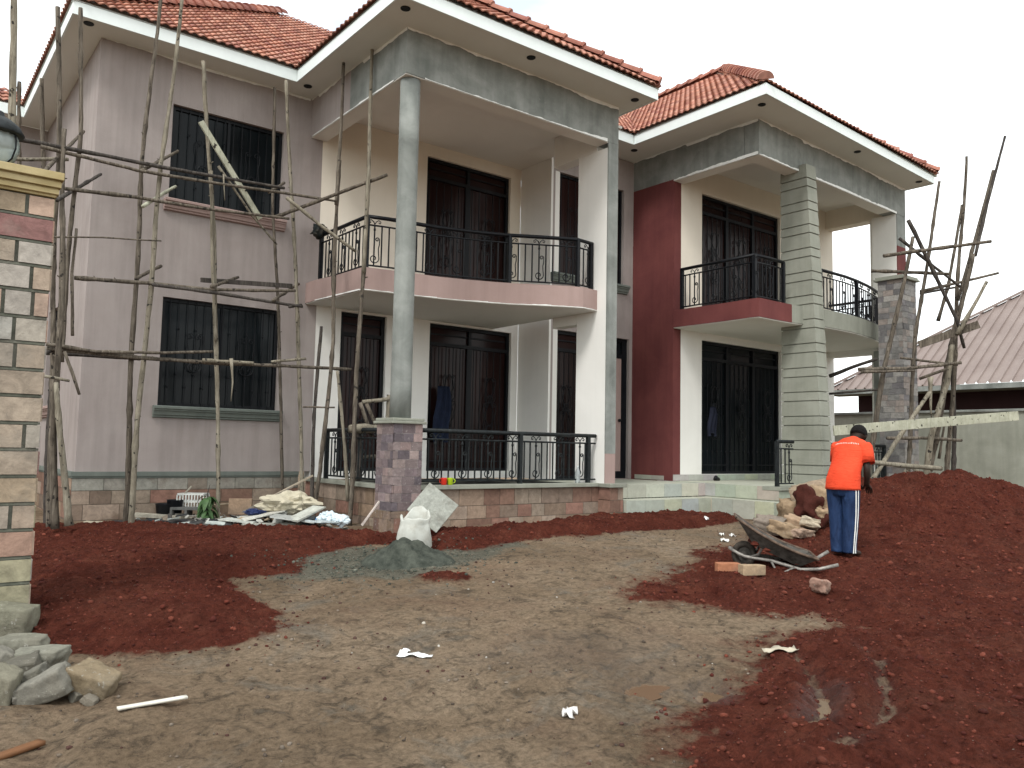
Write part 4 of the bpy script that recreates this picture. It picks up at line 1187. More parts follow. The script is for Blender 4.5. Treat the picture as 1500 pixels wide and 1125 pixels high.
def rib(y):
    u = (y % period) / period
    return 0.05 * min(1, max(0, 1 - abs(u - 0.5) / 0.11) * 2.2) + 0.006 * max(0, 1 - abs(u - 0.0) / 0.06)
vs, fs = [], []
for y in ys:
    run = min(7.0, HA.y - y)
    for k in (0, 1):
        p = Vector((HA.x + run * k, y, HA.z + run * k * tr)) + Vector((-tr, 0, 1)).normalized() * rib(y)
        vs.append(p)
for i in range(len(ys) - 1): fs.append((2 * i, 2 * i + 2, 2 * i + 3, 2 * i + 1))
mb.add(vs, fs)
mb.add([HA, HA + Vector((7, -7, 7 * tr)), HA + Vector((7, 0, 0))], [(0, 1, 2)])
mb.build("metal_roof", mroof, nb)
mb = MB(); mb.bar(HA + Z * .05, HA + Vector((7, -7, 7 * tr + .05)), 0.22, 0.06); mb.build("hip_flashing", mroof, nb)
mb = MB(); mb.box((21.93, -2, 1.72), (21.98, 13.3, 1.85)); mb.build("fascia", M['cement'], nb)
mb = MB(); mb.box((21.985, -2, 1.71), (22.7, 13.2, 1.73)); mb.build("eaves_soffit", M['cement_green'], nb)
fh = thing("distant_house", (34, 27, -1.1), "far house whose small red tiled roof shows under the right balcony", "house")
mb = MB(); mb.box((30.4, 23.4, -1.5), (39.6, 30.6, 3.2)); mb.build("wall", M['cement_green'], fh)
mb = MB(); A_ = Vector((30, 23, 3.2)); 
for k in range(26):
    y = 23 + k * 0.3
    for (a, b) in (((30, 23), (40, 23)),):
        pass
hip = [Vector((30, 23, 3.2)), Vector((40, 23, 3.2)), Vector((40, 31, 3.2)), Vector((30, 31, 3.2)), Vector((34, 27, 5.4)), Vector((36, 27, 5.4))]
mb.add(hip, [(0, 1, 5, 4), (3, 0, 4), (1, 2, 5), (2, 3, 4, 5)], (0.42, 0.17, 0.14))
mb.build("roof", M['tile'], fh)

# ------------------------------------------------------------------ gate pillar
gp_px = at(45, 930, 'z', -1.32)
GY = gp_px.y
GX1 = at(80, 290, 'y', GY).x
gx0 = GX1 - 0.62
gate = thing("gate_pillar", (GX1 - 0.31, GY + 0.31, -1.4), "tall gate pillar clad in multicoloured dressed stone with an ochre moulded cap", "gate pillar")
GPAL = [(0.34, 0.27, 0.21), (0.37, 0.335, 0.285), (0.33, 0.285, 0.235), (0.38, 0.275, 0.215), (0.31, 0.255, 0.20), (0.38, 0.365, 0.33), (0.33, 0.26, 0.185), (0.36, 0.235, 0.18), (0.34, 0.31, 0.275)]
GDARK = [(0.15, 0.16, 0.155), (0.24, 0.13, 0.12), (0.27, 0.25, 0.17)]
mb = MB(); cap_z = at(80, 290, 'y', GY).z
mb.box((gx0 + .012, GY + .012, -1.8), (GX1 - .012, GY + .60, cap_z - .003), (0.13, 0.135, 0.11))
z = -1.5; r = 0
while z < cap_z - 0.02:
    h = random.uniform(0.165, 0.185)
    if z + h > cap_z - .06: h = cap_z - z
    for (O, U, N, W) in (((gx0, GY), X, -Y, GX1 - gx0), ((GX1, GY), Y, X, 0.6)):
        u = 0.0; rowlong = (r % 2 == 0)
        while u < W - 0.02:
            L = random.uniform(0.42, 0.62) if rowlong else random.uniform(0.16, 0.34)
            e = W if W - (u + L) < 0.09 else u + L
            c = random.choice(GDARK) if random.random() < 0.14 else random.choice(GPAL)
            k = random.uniform(.85, 1.1)
            pr = random.uniform(0.004, 0.012)
            o_ = Vector((O[0], O[1], 0)) + U * (u + (.012 if u > 0 else 0)) + Z * (z + .013)
            mb.obox(o_, U, N, Z, e - u - (.012 if u > 0 else 0) - (.012 if e < W else 0), pr, h - .026, tuple(x * k for x in c))
            mb.obox(Vector((O[0], O[1], 0)) + U * u + Z * (z - .008) - N * .01, U, N, Z, e - u, .0105, .016, (0.12, 0.125, 0.10))
            u = e
    z += h; r += 1
mb.build("shaft", M['pillar_stone'], gate)
mb = MB(); lv = [(0.0, 0.02), (0.028, 0.03), (0.05, 0.05), (0.055, 0.075), (0.09, 0.09), (0.11, 0.12), (0.14, 0.13), (0.19, 0.15)]
def sq(o, z): return [Vector((gx0 - o, GY - o, z)), Vector((GX1 + o * .45, GY - o, z)), Vector((GX1 + o * .45, GY + .6 + o, z)), Vector((gx0 - o, GY + .6 + o, z))]
cz = cap_z - .002; rings = []
for o_, z0, z1 in ((0.02, 0, .018), (0.045, .018, .05), (0.035, .05, .062), (0.065, .062, .10), (0.055, .10, .112), (0.09, .112, .165)):
    rings += [sq(o_, cz + z0), sq(o_, cz + z1)]
mb.loft(rings); mb.build("cap", M['gold_cap'], gate, bevel=0.004)
lamp_c = at(-6, 262, 'y', GY + 0.3); lamp_c.z = cz + 0.165
lamp = thing("gate_lamp", lamp_c, "round lantern with a black hood and clear ribbed globe on top of the gate pillar", "lamp")
mb = MB(); mb.lathe(lamp_c, [(0.075, 0.001), (0.075, 0.02), (0.03, 0.035), (0.03, 0.06), (0.06, 0.07), (0.06, 0.08)], 20); mb.build("base", M['black'], lamp)
mgl, nt, bs = new_mat('frosted_clear_globe'); bs.inputs["Base Color"].default_value = (0.34, 0.39, 0.38, 1); bs.inputs["Roughness"].default_value = 0.15; bs.inputs["Transmission Weight"].default_value = 0.5
mb = MB()
prof = [(0.055, 0.082), (0.10, 0.12), (0.125, 0.19), (0.125, 0.25), (0.11, 0.30)]
mb.loft([[lamp_c + Vector(((r * (1 + .05 * math.cos(k * math.pi))) * math.cos(2 * math.pi * k / 32), (r * (1 + .05 * math.cos(k * math.pi))) * math.sin(2 * math.pi * k / 32), z)) for k in range(32)] for r, z in prof]); mb.build("globe", mgl, lamp, smooth=True)
mb = MB(); mb.lathe(lamp_c, [(0.15, 0.295), (0.158, 0.31), (0.13, 0.36), (0.07, 0.41), (0.03, 0.43), (0.022, 0.46), (0.008, 0.47)], 28); mb.build("hood", M['black_dusty'], lamp, smooth=True)
for k in range(4):
    a = math.pi / 4 + k * math.pi / 2
    mb = MB(); mb.tube([lamp_c + Vector(((r + .012) * math.cos(a), (r + .012) * math.sin(a), z)) for r, z in prof], 0.006, 6); mb.build("rib", M['black'], lamp)

# ------------------------------------------------------------------ scaffolding
def pole(root, pts, r0, r1=None, mat='bark', name="pole", n=9, knots=True):
    r1 = r1 or r0 * 0.75
    pts = [Vector(p) for p in pts]
    dense, rad = [], []
    L = sum((b - a).length for a, b in zip(pts[:-1], pts[1:])); s = 0
    ph = random.uniform(0, 9)
    for a, b in zip(pts[:-1], pts[1:]):
        l = (b - a).length; k = max(2, int(l / 0.11))
        for i in range(k + (1 if b is pts[-1] else 0)):
            t = i / k; f = (s + l * t) / L
            p = a.lerp(b, t)
            w = 0.010 * (r0 / .03)
            p = p + Vector((math.sin(f * L * 2.1 + ph), math.cos(f * L * 1.7 + ph * 2), 0.3 * math.sin(f * L * 2.6))) * w + Vector((random.uniform(-1, 1), random.uniform(-1, 1), random.uniform(-1, 1))) * 0.0025
            dense.append(p); rad.append((r0 + (r1 - r0) * f) * random.uniform(0.9, 1.1) * (1.22 if knots and random.random() < 0.1 else 1))
        s += l
    mb = MB(); mb.tube(dense, rad, n)
    if knots:
        for _ in range(int(L * 0.9)):
            i = random.randrange(1, len(dense) - 1); a = random.uniform(0, 6.28)
            d = Vector((math.cos(a), math.sin(a) * .7, random.uniform(.2, .9))).normalized()
            mb.tube([dense[i], dense[i] + d * rad[i] * random.uniform(1.3, 2.4)], [rad[i] * .4, rad[i] * .22], 5)
    return mb.build(name, M[mat], root, smooth=True)
def plank(root, p, q, w, t, mat='bare_wood', up=None, name="board"):
    mb = MB(); mb.bar(p, q, t, w, up=up or Vector((0, 0, 1))); return mb.build(name, M[mat], root, bevel=0.003)
_pole_full = pole
def pole(root, pts, r0, r1=None, mat='bark', name='pole', n=9, knots=True):
    return _pole_full(root, pts, r0 * .88, (r1 or r0 * .75) * .88, mat, name, n, knots)
sc = thing("pole_scaffold", (3.4, 10.9, -1.05), "rough pole scaffold of crooked wooden poles standing in front of the mauve left wall", "scaffold")
yA, yB = 10.72, 11.35
def P(*q, y=yA): return [at(a, b, 'y', y) for a, b in q]
def Q(*q): return [at(a, b, 'y', y) for a, b, y in q]
pole(sc, Q((183, 775, 10.75), (192, 560, 10.75), (207, 250, 10.73), (236, -14, 10.72)), .040, .024, 'bark')
pole(sc, Q((190, 778, 10.62), (214, 480, 10.62), (237, 240, 10.62), (269, -16, 10.62)), .040, .024, 'bare_wood')
pole(sc, Q((320, 772, 10.7), (318, 560, 10.7), (313, 340, 10.7), (298, 90, 10.7)), .030, .030, 'bare_wood')
pole(sc, Q((316, 500, 10.64), (312, 380, 10.64), (309, 250, 10.64)), .024, .022, 'bare_wood')
pole(sc, Q((413, 745, 11.35), (413, 600, 11.35), (400, 300, 11.35), (402, 128, 11.35)), .028, .024, 'bark')
pole(sc, Q((443, 760, 10.75), (437, 480, 10.75), (428, 300, 10.75), (419, 118, 10.75)), .032, .026, 'bare_wood')
pole(sc, Q((457, 772, 10.3), (470, 690, 10.3), (487, 500, 10.3), (496, 235, 10.3)), .034, .028, 'bark')
pole(sc, Q((493, 300, 10.22), (497, 230, 10.22), (505, 62, 10.22)), .028, .024, 'bark')
pole(sc, Q((511, 774, 9.7), (527, 480, 9.7), (540, 265, 9.7)), .036, .030, 'bark')
pole(sc, Q((533, 400, 9.63), (540, 240, 9.63), (546, 55, 9.63)), .030, .026, 'bare_wood')
pole(sc, Q((454, 765, 10.7), (462, 600, 10.7), (470, 478, 10.7)), .032, .026, 'bark_dark')
pole(sc, Q((511, 735, 9.85), (503, 640, 9.9), (494, 543, 9.95)), .028, .024, 'bare_wood')
# poles standing round the left corner of the house
pole(sc, Q((8, 300, 7.6), (13, 240, 7.6), (23, -20, 7.6)), .034, .028, 'bare_wood')
pole(sc, Q((73, 778, 10.6), (78, 420, 10.7), (85, 240, 10.7), (86, 10, 10.7)), .036, .030, 'bark')
pole(sc, Q((80, 775, 10.3), (80, 600, 10.35), (92, 350, 10.4), (95, 188, 10.4)), .050, .026, 'bark')
pole(sc, Q((88, 530, 10.6), (104, 340, 10.6), (117, 200, 10.6), (119, 12, 10.6)), .032, .026, 'bark')
pole(sc, Q((106, 492, 10.5), (104, 400, 10.5), (112, 335, 10.5)), .022, .018, 'bark')
pole(sc, Q((62, 270, 12.5), (62, 115, 12.5)), .034, .030, 'bark'); pole(sc, Q((28, 262, 12.9), (29, 120, 12.9)), .030, .026, 'bark')
pole(sc, Q((99, 770, 10.2), (90, 640, 10.25), (84, 560, 10.3)), .045, .03, 'bare_wood')
pole(sc, Q((68, 790, 11.0), (76, 560, 11.0), (80, 470, 11.0)), .045, .04, 'bark_dark')
# ledgers
pole(sc, Q((12, 201, 10.55), (120, 222, 10.55), (240, 245, 10.55), (418, 276, 10.55)), .030, .022, 'bark_dark')
pole(sc, Q((60, 215, 10.5), (200, 249, 10.5), (310, 267, 10.5), (475, 292, 10.5)), .026, .020, 'bark')
pole(sc, Q((84, 275, 10.52), (200, 289, 10.52), (300, 305, 10.52), (424, 321, 10.52)), .026, .022, 'bark')
pole(sc, Q((-10, 233, 11.6), (100, 234, 11.6)), .026, .026, 'bare_wood')
pole(sc, Q((108, 407, 10.5), (215, 415, 10.5), (310, 424, 10.5), (432, 426, 10.5)), .028, .022, 'bark')
pole(sc, Q((222, 417, 10.45), (320, 430, 10.45), (444, 449, 10.45)), .026, .022, 'bark_dark')
plank(sc, at(294, 410, 'y', 10.9), at(428, 419, 'y', 10.9), .06, .03, 'bark_dark')
pole(sc, Q((66, 510, 10.5), (204, 524, 10.5), (320, 532, 10.5), (516, 541, 10.5)), .030, .024, 'bark')
pole(sc, Q((68, 504, 10.46), (140, 515, 10.46), (236, 517, 10.46), (312, 515, 10.46)), .024, .02, 'bark')
pole(sc, Q((64, 517, 10.7), (150, 522, 10.7), (205, 526, 10.7)), .026, .024, 'bark_dark')
pole(sc, Q((296, 528, 10.42), (372, 532, 10.42)), .026, .024, 'bare_wood'); pole(sc, Q((398, 530, 10.48), (448, 526, 10.48)), .022, .02, 'bare_wood')
pole(sc, Q((76, 347, 10.4), (150, 348, 10.4), (236, 353, 10.4)), .012, .010, 'bark')
pole(sc, Q((64, 551, 10.2), (101, 558, 10.2)), .020, .018, 'bare_wood'); pole(sc, Q((95, 515, 10.25), (116, 578, 10.2)), .022, .018, 'bark')
# transoms reaching to the wall
for a, b, m_ in (((207, 250, 10.5), (260, 221, 11.3), 'bark'), ((208, 302, 10.45), (258, 273, 11.3), 'board'), ((60, 258, 10.2), (122, 192, 11.5), 'bark'), ((82, 293, 10.2), (149, 255, 11.4), 'bark_dark'), ((200, 408, 10.5), (236, 390, 11.3), 'bark'), ((310, 420, 10.4), (350, 406, 11.3), 'bark'), ((400, 440, 10.4), (438, 416, 11.2), 'bark'), ((395, 282, 10.5), (416, 268, 11.1), 'bark'), ((424, 449, 10.4), (442, 447, 10.8), 'bark_dark'), ((60, 520, 10.2), (92, 508, 11.0), 'bark_dark')):
    pole(sc, Q(a, b), .026, .022, m_)
plank(sc, at(294, 178, 'y', 10.52), at(381, 321, 'y', 10.60), .075, .03, 'board')
pole(sc, Q((320, 243, 10.57), (370, 318, 10.6), (405, 358, 10.66)), .020, .012, 'bare_wood')
pole(sc, Q((419, 289, 10.15), (470, 330, 10.0), (523, 369, 9.85)), .026, .024, 'bare_wood')
pole(sc, Q((404, 318, 10.7), (480, 290, 10.15), (567, 256, 9.5)), .030, .026, 'bark')
pole(sc, Q((425, 284, 10.4), (492, 295, 10.2)), .02, .016, 'bark')
pole(sc, Q((444, 596, 10.5), (490, 597, 10.2)), .014, .014, 'bark'); pole(sc, Q((338, 525, 10.38), (340, 560, 10.38), (337, 588, 10.38)), .024, .004, 'bare_wood'); pole(sc, Q((327, 255, 10.5), (329, 294, 10.5)), .01, .006, 'bare_wood')

sr = thing("pole_scaffold", (14.3, 6.5, -1.0), "leaning tangle of wooden scaffold poles around the grey stone pillar on the right", "scaffold")
_pole = _pole_full
def pole(root, pts, r0, r1=None, mat='bark', name='pole', n=9, knots=True):
    k = 0.80 if root is sr else 0.95
    return _pole(root, pts, r0 * k, (r1 or r0 * .75) * k, mat, name, n, knots)
def D(*q): return [at(a, b, 'd', d) for a, b, d in q]
pole(sr, D((1326, 735, 14.2), (1342, 487, 14.2), (1376, 266, 14.2)), .050, .030, 'bark')
pole(sr, D((1262, 735, 13.9), (1294, 554, 14.0), (1337, 347, 14.1)), .060, .036, 'bark')
pole(sr, D((1386, 735, 14.7), (1402, 449, 14.7), (1415, 229, 14.7)), .055, .030, 'bark')
pole(sr, D((1404, 440, 14.5), (1421, 377, 14.5), (1455, 250, 14.5)), .040, .034, 'bark')
pole(sr, D((1428, 376, 14.4), (1446, 300, 14.4), (1473, 199, 14.4)), .036, .026, 'bark_dark')
pole(sr, D((1358, 690, 14.3), (1380, 590, 14.3), (1399, 487, 14.4), (1424, 372, 14.4)), .075, .045, 'bark')
pole(sr, D((1375, 470, 14.9), (1390, 420, 14.9), (1408, 300, 14.9)), .040, .030, 'bark')
pole(sr, D((1331, 322, 14.0), (1372, 410, 14.1), (1402, 470, 14.1), (1413, 510, 14.2)), .045, .034, 'bark_dark')
pole(sr, D((1317, 349, 14.3), (1360, 385, 14.3), (1406, 420, 14.4)), .034, .028, 'bark_dark')
pole(sr, D((1395, 735, 14.9), (1397, 620, 14.9), (1396, 520, 14.9)), .050, .040, 'bark_dark')
pole(sr, D((1376, 672, 14.5), (1384, 620, 14.5)), .03, .02, 'bark')
pole(sr, D((1356, 700, 14.0), (1366, 640, 14.0), (1388, 560, 14.1), (1393, 505, 14.1)), .070, .050, 'bare_wood')
pole(sr, D((1294, 375, 13.9), (1360, 366, 13.9), (1452, 353, 13.9)), .042, .034, 'bark')
pole(sr, D((1276, 397, 14.6), (1330, 399, 14.4), (1391, 401, 14.2)), .038, .034, 'bark')
pole(sr, D((1349, 427, 14.5), (1400, 415, 14.5), (1462, 400, 14.5)), .036, .028, 'bark')
pole(sr, D((1348, 430, 14.8), (1405, 420, 14.8)), .028, .022, 'bark_dark')
pole(sr, D((1214, 551, 15.5), (1250, 537, 15.2), (1284, 526, 14.9)), .045, .036, 'bark_dark')
pole(sr, D((1257, 541, 13.85), (1330, 540, 13.9), (1408, 531, 13.9)), .040, .034, 'bark')
pole(sr, D((1262, 545, 13.8), (1340, 543, 13.85)), .030, .024, 'bark')
pole(sr, D((1320, 524, 14.2), (1402, 535, 14.2)), .030, .024, 'bark')
plank(sr, at(1346, 505, 'd', 14.2), at(1434, 475, 'd', 13.9), .13, .04, 'bark')
pole(sr, D((1346, 555, 14.4), (1385, 541, 14.2)), .034, .03, 'bark')
pole(sr, D((1401, 490, 13.9), (1425, 448, 13.9), (1444, 413, 13.9)), .05, .03, 'bare_wood')
pole(sr, D((1264, 722, 12.6), (1310, 650, 13.0), (1363, 575, 13.5)), .050, .042, 'bare_wood')
pole(sr, D((1364, 552, 13.7), (1364, 594, 13.7), (1365, 612, 13.7)), .05, .012, 'bare_wood')
pole(sr, D((1300, 642, 14.0), (1360, 642, 14.1), (1408, 645, 14.2)), .036, .032, 'bark')
pole(sr, D((1266, 676, 12.7), (1320, 682, 12.9), (1380, 686, 13.0)), .042, .050, 'bare_wood')
pole(sr, D((1325, 690, 13.6), (1342, 700, 13.5), (1365, 712, 13.4)), .05, .04, 'bare_wood'); pole(sr, D((1338, 684, 13.4), (1360, 712, 13.3)), .05, .03, 'bare_wood')
mb = MB(); mb.bar(at(1221, 631, 'd', 12.4), at(1491, 609, 'd', 13.2), 0.035, 0.15); mb.build("board", M['board'], sr, bevel=0.004)
pole(sr, D((1215, 577, 15.4), (1250, 574, 15.2), (1286, 571, 15.0)), .03, .026, 'bark_dark')

# ------------------------------------------------------------------ loose things on the site
from mathutils import noise as mnoise
def stone(name, c, size, rot, col, label, cat="stone", group=None, mat='rock', rough=0.06, sub=5, boxy=0.80):
    bm = bmesh.new(); bmesh.ops.create_cube(bm, size=2.0)
    bmesh.ops.subdivide_edges(bm, edges=bm.edges, cuts=sub * 2, use_grid_fill=True)
    seed = Vector((random.uniform(0, 50), random.uniform(0, 50), random.uniform(0, 50)))
    sk = [random.uniform(-.18, .18) for _ in range(4)]
    for v in bm.verts:
        p = v.co.copy(); s = p.normalized() * 1.25
        q = p * boxy + s * (1 - boxy)
        q = Vector((q.x * (1 + sk[0] * q.y + sk[1] * q.z), q.y * (1 + sk[2] * q.x), q.z * (1 + sk[3] * q.x)))
        n = mnoise.noise(q * 1.3 + seed) * rough * 1.6 + mnoise.noise(q * 3.1 + seed) * rough * .8 + mnoise.noise(q * 8 + seed) * rough * .3
        q = q * (1 + n)
        v.co = Vector((q.x * size[0] / 2, q.y * size[1] / 2, q.z * size[2] / 2))
    R = Euler(rot).to_matrix()
    o_ = Vector(c)
    mb = MB(); bm.verts.index_update()
    mb.add([o_ + R @ v.co for v in bm.verts], [[v.index for v in f.verts] for f in bm.faces], col); bm.free()
    e = mb.build(name, M[mat], None, smooth=True)
    off = o_
    for v in e.data.vertices: v.co -= off
    e.location = off
    return tag(e, label, cat, group)
GS = "stones stacked at the foot of the gate pillar"
def st(px, py, d, size, rot, col, label, lift=0.0):
    size = tuple(v * 0.86 for v in size); col = (col[0] * .64, col[1] * .60, col[2] * .57)
    p = at(px, py, 'd', d)
    return stone("building_stone", p + Z * lift, size, rot, col, label, "stone", GS)
GC = (0.27, 0.28, 0.235); BC = (0.30, 0.25, 0.17)
st(14, 912, 5.30, (0.34, 0.22, 0.26), (0.05, 0.0, -0.6), (0.27, 0.28, 0.22), "large upright pale stone leaning on the gate pillar, topmost of its pile")
st(32, 944, 4.9, (0.34, 0.22, 0.11), (0.0, 0.03, -0.62), GC, "long flat grey stone lying below the upright pale stone on the pile")
st(60, 964, 4.7, (0.27, 0.2, 0.125), (0.05, -0.02, -0.5), (0.30, 0.315, 0.27), "smooth pale green block on the right of the pile, second layer")
st(4, 970, 4.65, (0.16, 0.2, 0.15), (0.2, 0.4, 0.3), (0.30, 0.305, 0.27), "small pale stone at the left picture edge above the tall rounded stone")
st(28, 982, 4.55, (0.26, 0.24, 0.14), (0.1, -0.1, -0.3), (0.17, 0.17, 0.145), "dark stone in the gap in the middle of the pile")  # one even, darker grey than the stones around it
st(40, 1001, 4.42, (0.24, 0.16, 0.12), (0.1, -0.5, -0.55), (0.23, 0.235, 0.205), "tilted grey stone behind the saddle shaped stone")
st(3, 1012, 4.28, (0.17, 0.2, 0.26), (0.1, 0.15, -0.6), (0.29, 0.29, 0.23), "tall rounded stone at the very left edge of the picture")
st(64, 1006, 4.32, (0.31, 0.22, 0.15), (0.15, -0.42, -0.62), (0.31, 0.315, 0.28), "saddle shaped grey stone with white lime on one end, front of the pile")
st(138, 1000, 4.42, (0.27, 0.2, 0.17), (0.15, 0.28, -0.75), BC, "brownish broken block lying apart on the right of the stone pile")
st(115, 1020, 4.35, (0.085, 0.07, 0.055), (0.3, 0.2, 0.4), (0.24, 0.235, 0.20), "fist sized grey lump on the left of two under the brownish block")
st(132, 1026, 4.3, (0.09, 0.065, 0.05), (0.1, 0.4, -0.7), (0.27, 0.255, 0.215), "fist sized grey lump on the right of two under the brownish block")
st(24, 1024, 4.25, (0.06, 0.05, 0.045), (0.3, 0.1, 0.2), (0.32, 0.32, 0.29), "little pale chip between the rounded stone and the saddle shaped stone")

# sack, mortar heap, leaning slab, mugs
msack, nt, bs = new_mat('woven_white_sack'); co = tex_co(nt)
wv = nt.nodes.new("ShaderNodeTexWave"); wv.inputs["Scale"].default_value = 45; wv.inputs["Distortion"].default_value = 1.5; lnk(nt, co, wv.inputs["Vector"])
lnk(nt, mix(nt, ramp(nt, noise(nt, co, 7, 6, 0.7), [(0.45, (0, 0, 0)), (0.75, (0.7, 0.7, 0.7))]), (0.46, 0.47, 0.43), (0.27, 0.245, 0.20)), bs.inputs["Base Color"]); bs.inputs["Roughness"].default_value = 0.6
bump(nt, bs, wv.outputs["Fac"], 0.15, 0.004); M['sack'] = msack
sp_ = on_ground(607, 806)
sack = thing("cement_sack", sp_, "half full white woven sack with an open crumpled top beside the grey mortar heap", "sack")
mb = MB(); N_ = 48
prof = [(0.10, -0.02), (0.175, 0.0), (0.205, 0.05), (0.205, 0.13), (0.195, 0.20), (0.18, 0.27), (0.175, 0.33), (0.18, 0.37), (0.17, 0.385), (0.15, 0.37), (0.14, 0.30), (0.13, 0.24), (0.02, 0.22)]
rings = []
for i, (r, z) in enumerate(prof):
    rg = []
    for k in range(N_):
        a = 2 * math.pi * k / N_
        am = min(1, max(0, z / 0.35)) if i < 9 else 0.8
        f = 1 + 0.05 * mnoise.noise(Vector((math.cos(a) * 2.5, math.sin(a) * 2.5, z * 9 + 7))) + am * (0.20 * mnoise.noise(Vector((math.cos(a) * 1.6, math.sin(a) * 1.6, z * 3))) + 0.03 * mnoise.noise(Vector((math.cos(a) * 3, math.sin(a) * 3, z * 2 + 4)))) + (1 if i < 6 else .25) * (0.08 * mnoise.noise(Vector((math.cos(a) * 2, math.sin(a) * 2, z * 12))) + .04 * mnoise.noise(Vector((math.cos(a) * 4, math.sin(a) * 4, z * 10 + 3))))
        zz = z + (0.11 * mnoise.noise(Vector((math.cos(a) * 1.1 + 4, math.sin(a) * 1.5, 2))) if z > 0.3 else 0.0) + (-0.055 * math.cos(a + 2.2) if z > .3 else 0)
        rg.append(sp_ + Vector((r * f * math.cos(a) * 0.95, r * f * math.sin(a) * 0.85, zz)))
    rings.append(rg)
mb.loft(rings); mb.build("bag", msack, sack, smooth=True)
mb = MB(); rr = [sp_ + Vector((0.14 * math.cos(a) * random.uniform(.8, 1), 0.12 * math.sin(a) * random.uniform(.8, 1), 0.235 + random.uniform(-.01, .015))) for a in [2 * math.pi * k / 16 for k in range(16)]]
mb.add(rr + [sp_ + Z * 0.27], [(i, (i + 1) % 16, 16) for i in range(16)]); mb.build("cement_fill", plain('dry_cement_powder', (0.30, 0.31, 0.29), .95, var=.2), sack, smooth=True)

mmort, nt, bs = new_mat('wet_mortar'); co = tex_co(nt)
lnk(nt, ramp(nt, noise(nt, co, 9, 7, 0.7), [(0.35, (0.030, 0.036, 0.029)), (0.65, (0.095, 0.104, 0.084))]), bs.inputs["Base Color"]); bs.inputs["Roughness"].default_value = 0.75
bump(nt, bs, noise(nt, co, 40, 6, 0.8), 0.9, 0.03)
mc = on_ground(572, 824); n_ = 90
mb = MB(); vs = []; fs = []
for i in range(n_):
    for j in range(n_):
        u, v = (i / (n_ - 1) - .5) * 2.1, (j / (n_ - 1) - .5) * 1.7
        x_, y_ = mc.x + u * 0.789 + v * 0.614, mc.y - u * 0.614 + v * 0.789
        vs.append((x_, y_, u, v))
xa = np.array([q[0] for q in vs]); ya = np.array([q[1] for q in vs]); ua = np.array([q[2] for q in vs]); va = np.array([q[3] for q in vs])
zg = base_z(xa, ya) + fields(xa, ya)[0]
g_ = np.exp(-((ua - .05) / 0.27) ** 2 - (va / 0.26) ** 2) * 0.17 + np.exp(-((ua - .38) / 0.25) ** 2 - ((va - .02) / 0.22) ** 2) * 0.10
zm = zg + g_ * (1 + 0.5 * fbm(xa, ya, 4, 4)) + 0.07 * fbm(xa, ya, 9, 5, .7) * np.minimum(1, g_ * 9) - 0.075 + 0.065 * np.minimum(1, g_ * 22)
mb.add([(a, b, c) for a, b, c in zip(xa, ya, zm)], [(i * n_ + j, (i + 1) * n_ + j, (i + 1) * n_ + j + 1, i * n_ + j + 1) for i in range(n_ - 1) for j in range(n_ - 1)])
mo = mb.build("mortar_heap", mmort, None, smooth=True)
for v in mo.data.vertices: v.co -= mc
mo.location = mc
tag(mo, "low heap of dark grey green wet mortar on the mud before the sack", "mortar heap")
def pick_mort(n):
    x = mc.x + rng.normal(0, .55, n); y = mc.y + rng.normal(0, .42, n)
    return x, y
scatter("mortar_crumbs", 1000, pick_mort, lambda n: 0.006 + 0.014 * rng.random(n) ** 3, M['pebble'], [(0.07, 0.078, 0.062), (0.05, 0.055, 0.045), (0.11, 0.112, 0.09)], "grey crumbs of mortar round the heap")

sl = at(634, 744, 'd', 9.62)
mb = MB(); e1 = r0 * 0.70 - Z * 0.62 + Vector((.614, .789, 0)) * .18; e1.normalize()
nn = (Vector((-.614, -.789, 0)) * .93 + Z * .3 + r0 * .1).normalized(); e1 = (e1 - nn * e1.dot(nn)).normalized(); e2 = nn.cross(e1)
mb.obox(sl - e1 * .22 - e2 * .21, e1, e2, nn, .44, .42, .03, (0.30, 0.31, 0.275))
o_ = mb.build("stone_slab", M['rock'], None, bevel=0.004); tag(o_, "speckled square grey slab leaning on its corner against the purple stone pedestal", "slab")

def mug(px, py, colr, label, hang):
    p = at(px, py, 'y', 8.90); p.z = -0.498
    t = thing("mug", p, label, "mug", "mugs on the porch ledge")
    m_ = plain(label.split()[1] + '_enamel', colr, .35, var=.05, bstr=0)
    mb = MB(); mb.lathe(p, [(.030, .001), (.034, .004), (.040, .085), (.042, .09), (.037, .088), (.031, .012), (.002, .01)], 20); mb.build("cup", m_, t, smooth=True)
    a = hang
    mb = MB(); mb.tube([p + Vector((math.cos(a) * r, math.sin(a) * r, z)) for r, z in [(.037, .075), (.058, .074), (.068, .055), (.06, .03), (.034, .022)]], .005, 6); mb.build("handle", m_, t, smooth=True)
mug(650, 711, (0.75, 0.05, 0.03), "bright red mug standing left on the porch ledge", 2.0)
mug(659, 711, (0.45, 0.62, 0.03), "bright lime green mug standing right on the porch ledge", -.6)
p = at(846, 707, 'y', 8.97); p.z = -0.503
t = thing("plastic_bottle", p, "empty clear plastic bottle standing at the foot of the white porch pier", "bottle")
mpl, nt, bs = new_mat('clear_thin_plastic'); bs.inputs["Base Color"].default_value = (0.75, 0.8, 0.8, 1); bs.inputs["Roughness"].default_value = .1; bs.inputs["Transmission Weight"].default_value = .7
mb = MB(); mb.lathe(p, [(.03, .001), (.04, .006), (.04, .05), (.037, .06), (.04, .07), (.04, .15), (.03, .19), (.014, .215), (.014, .235)], 18); mb.build("body", mpl, t, smooth=True)
mb = MB(); mb.lathe(p, [(.016, .236), (.016, .252), (.003, .253)], 14); mb.build("cap", plain('pale_cap', (.6, .65, .65), .4), t)

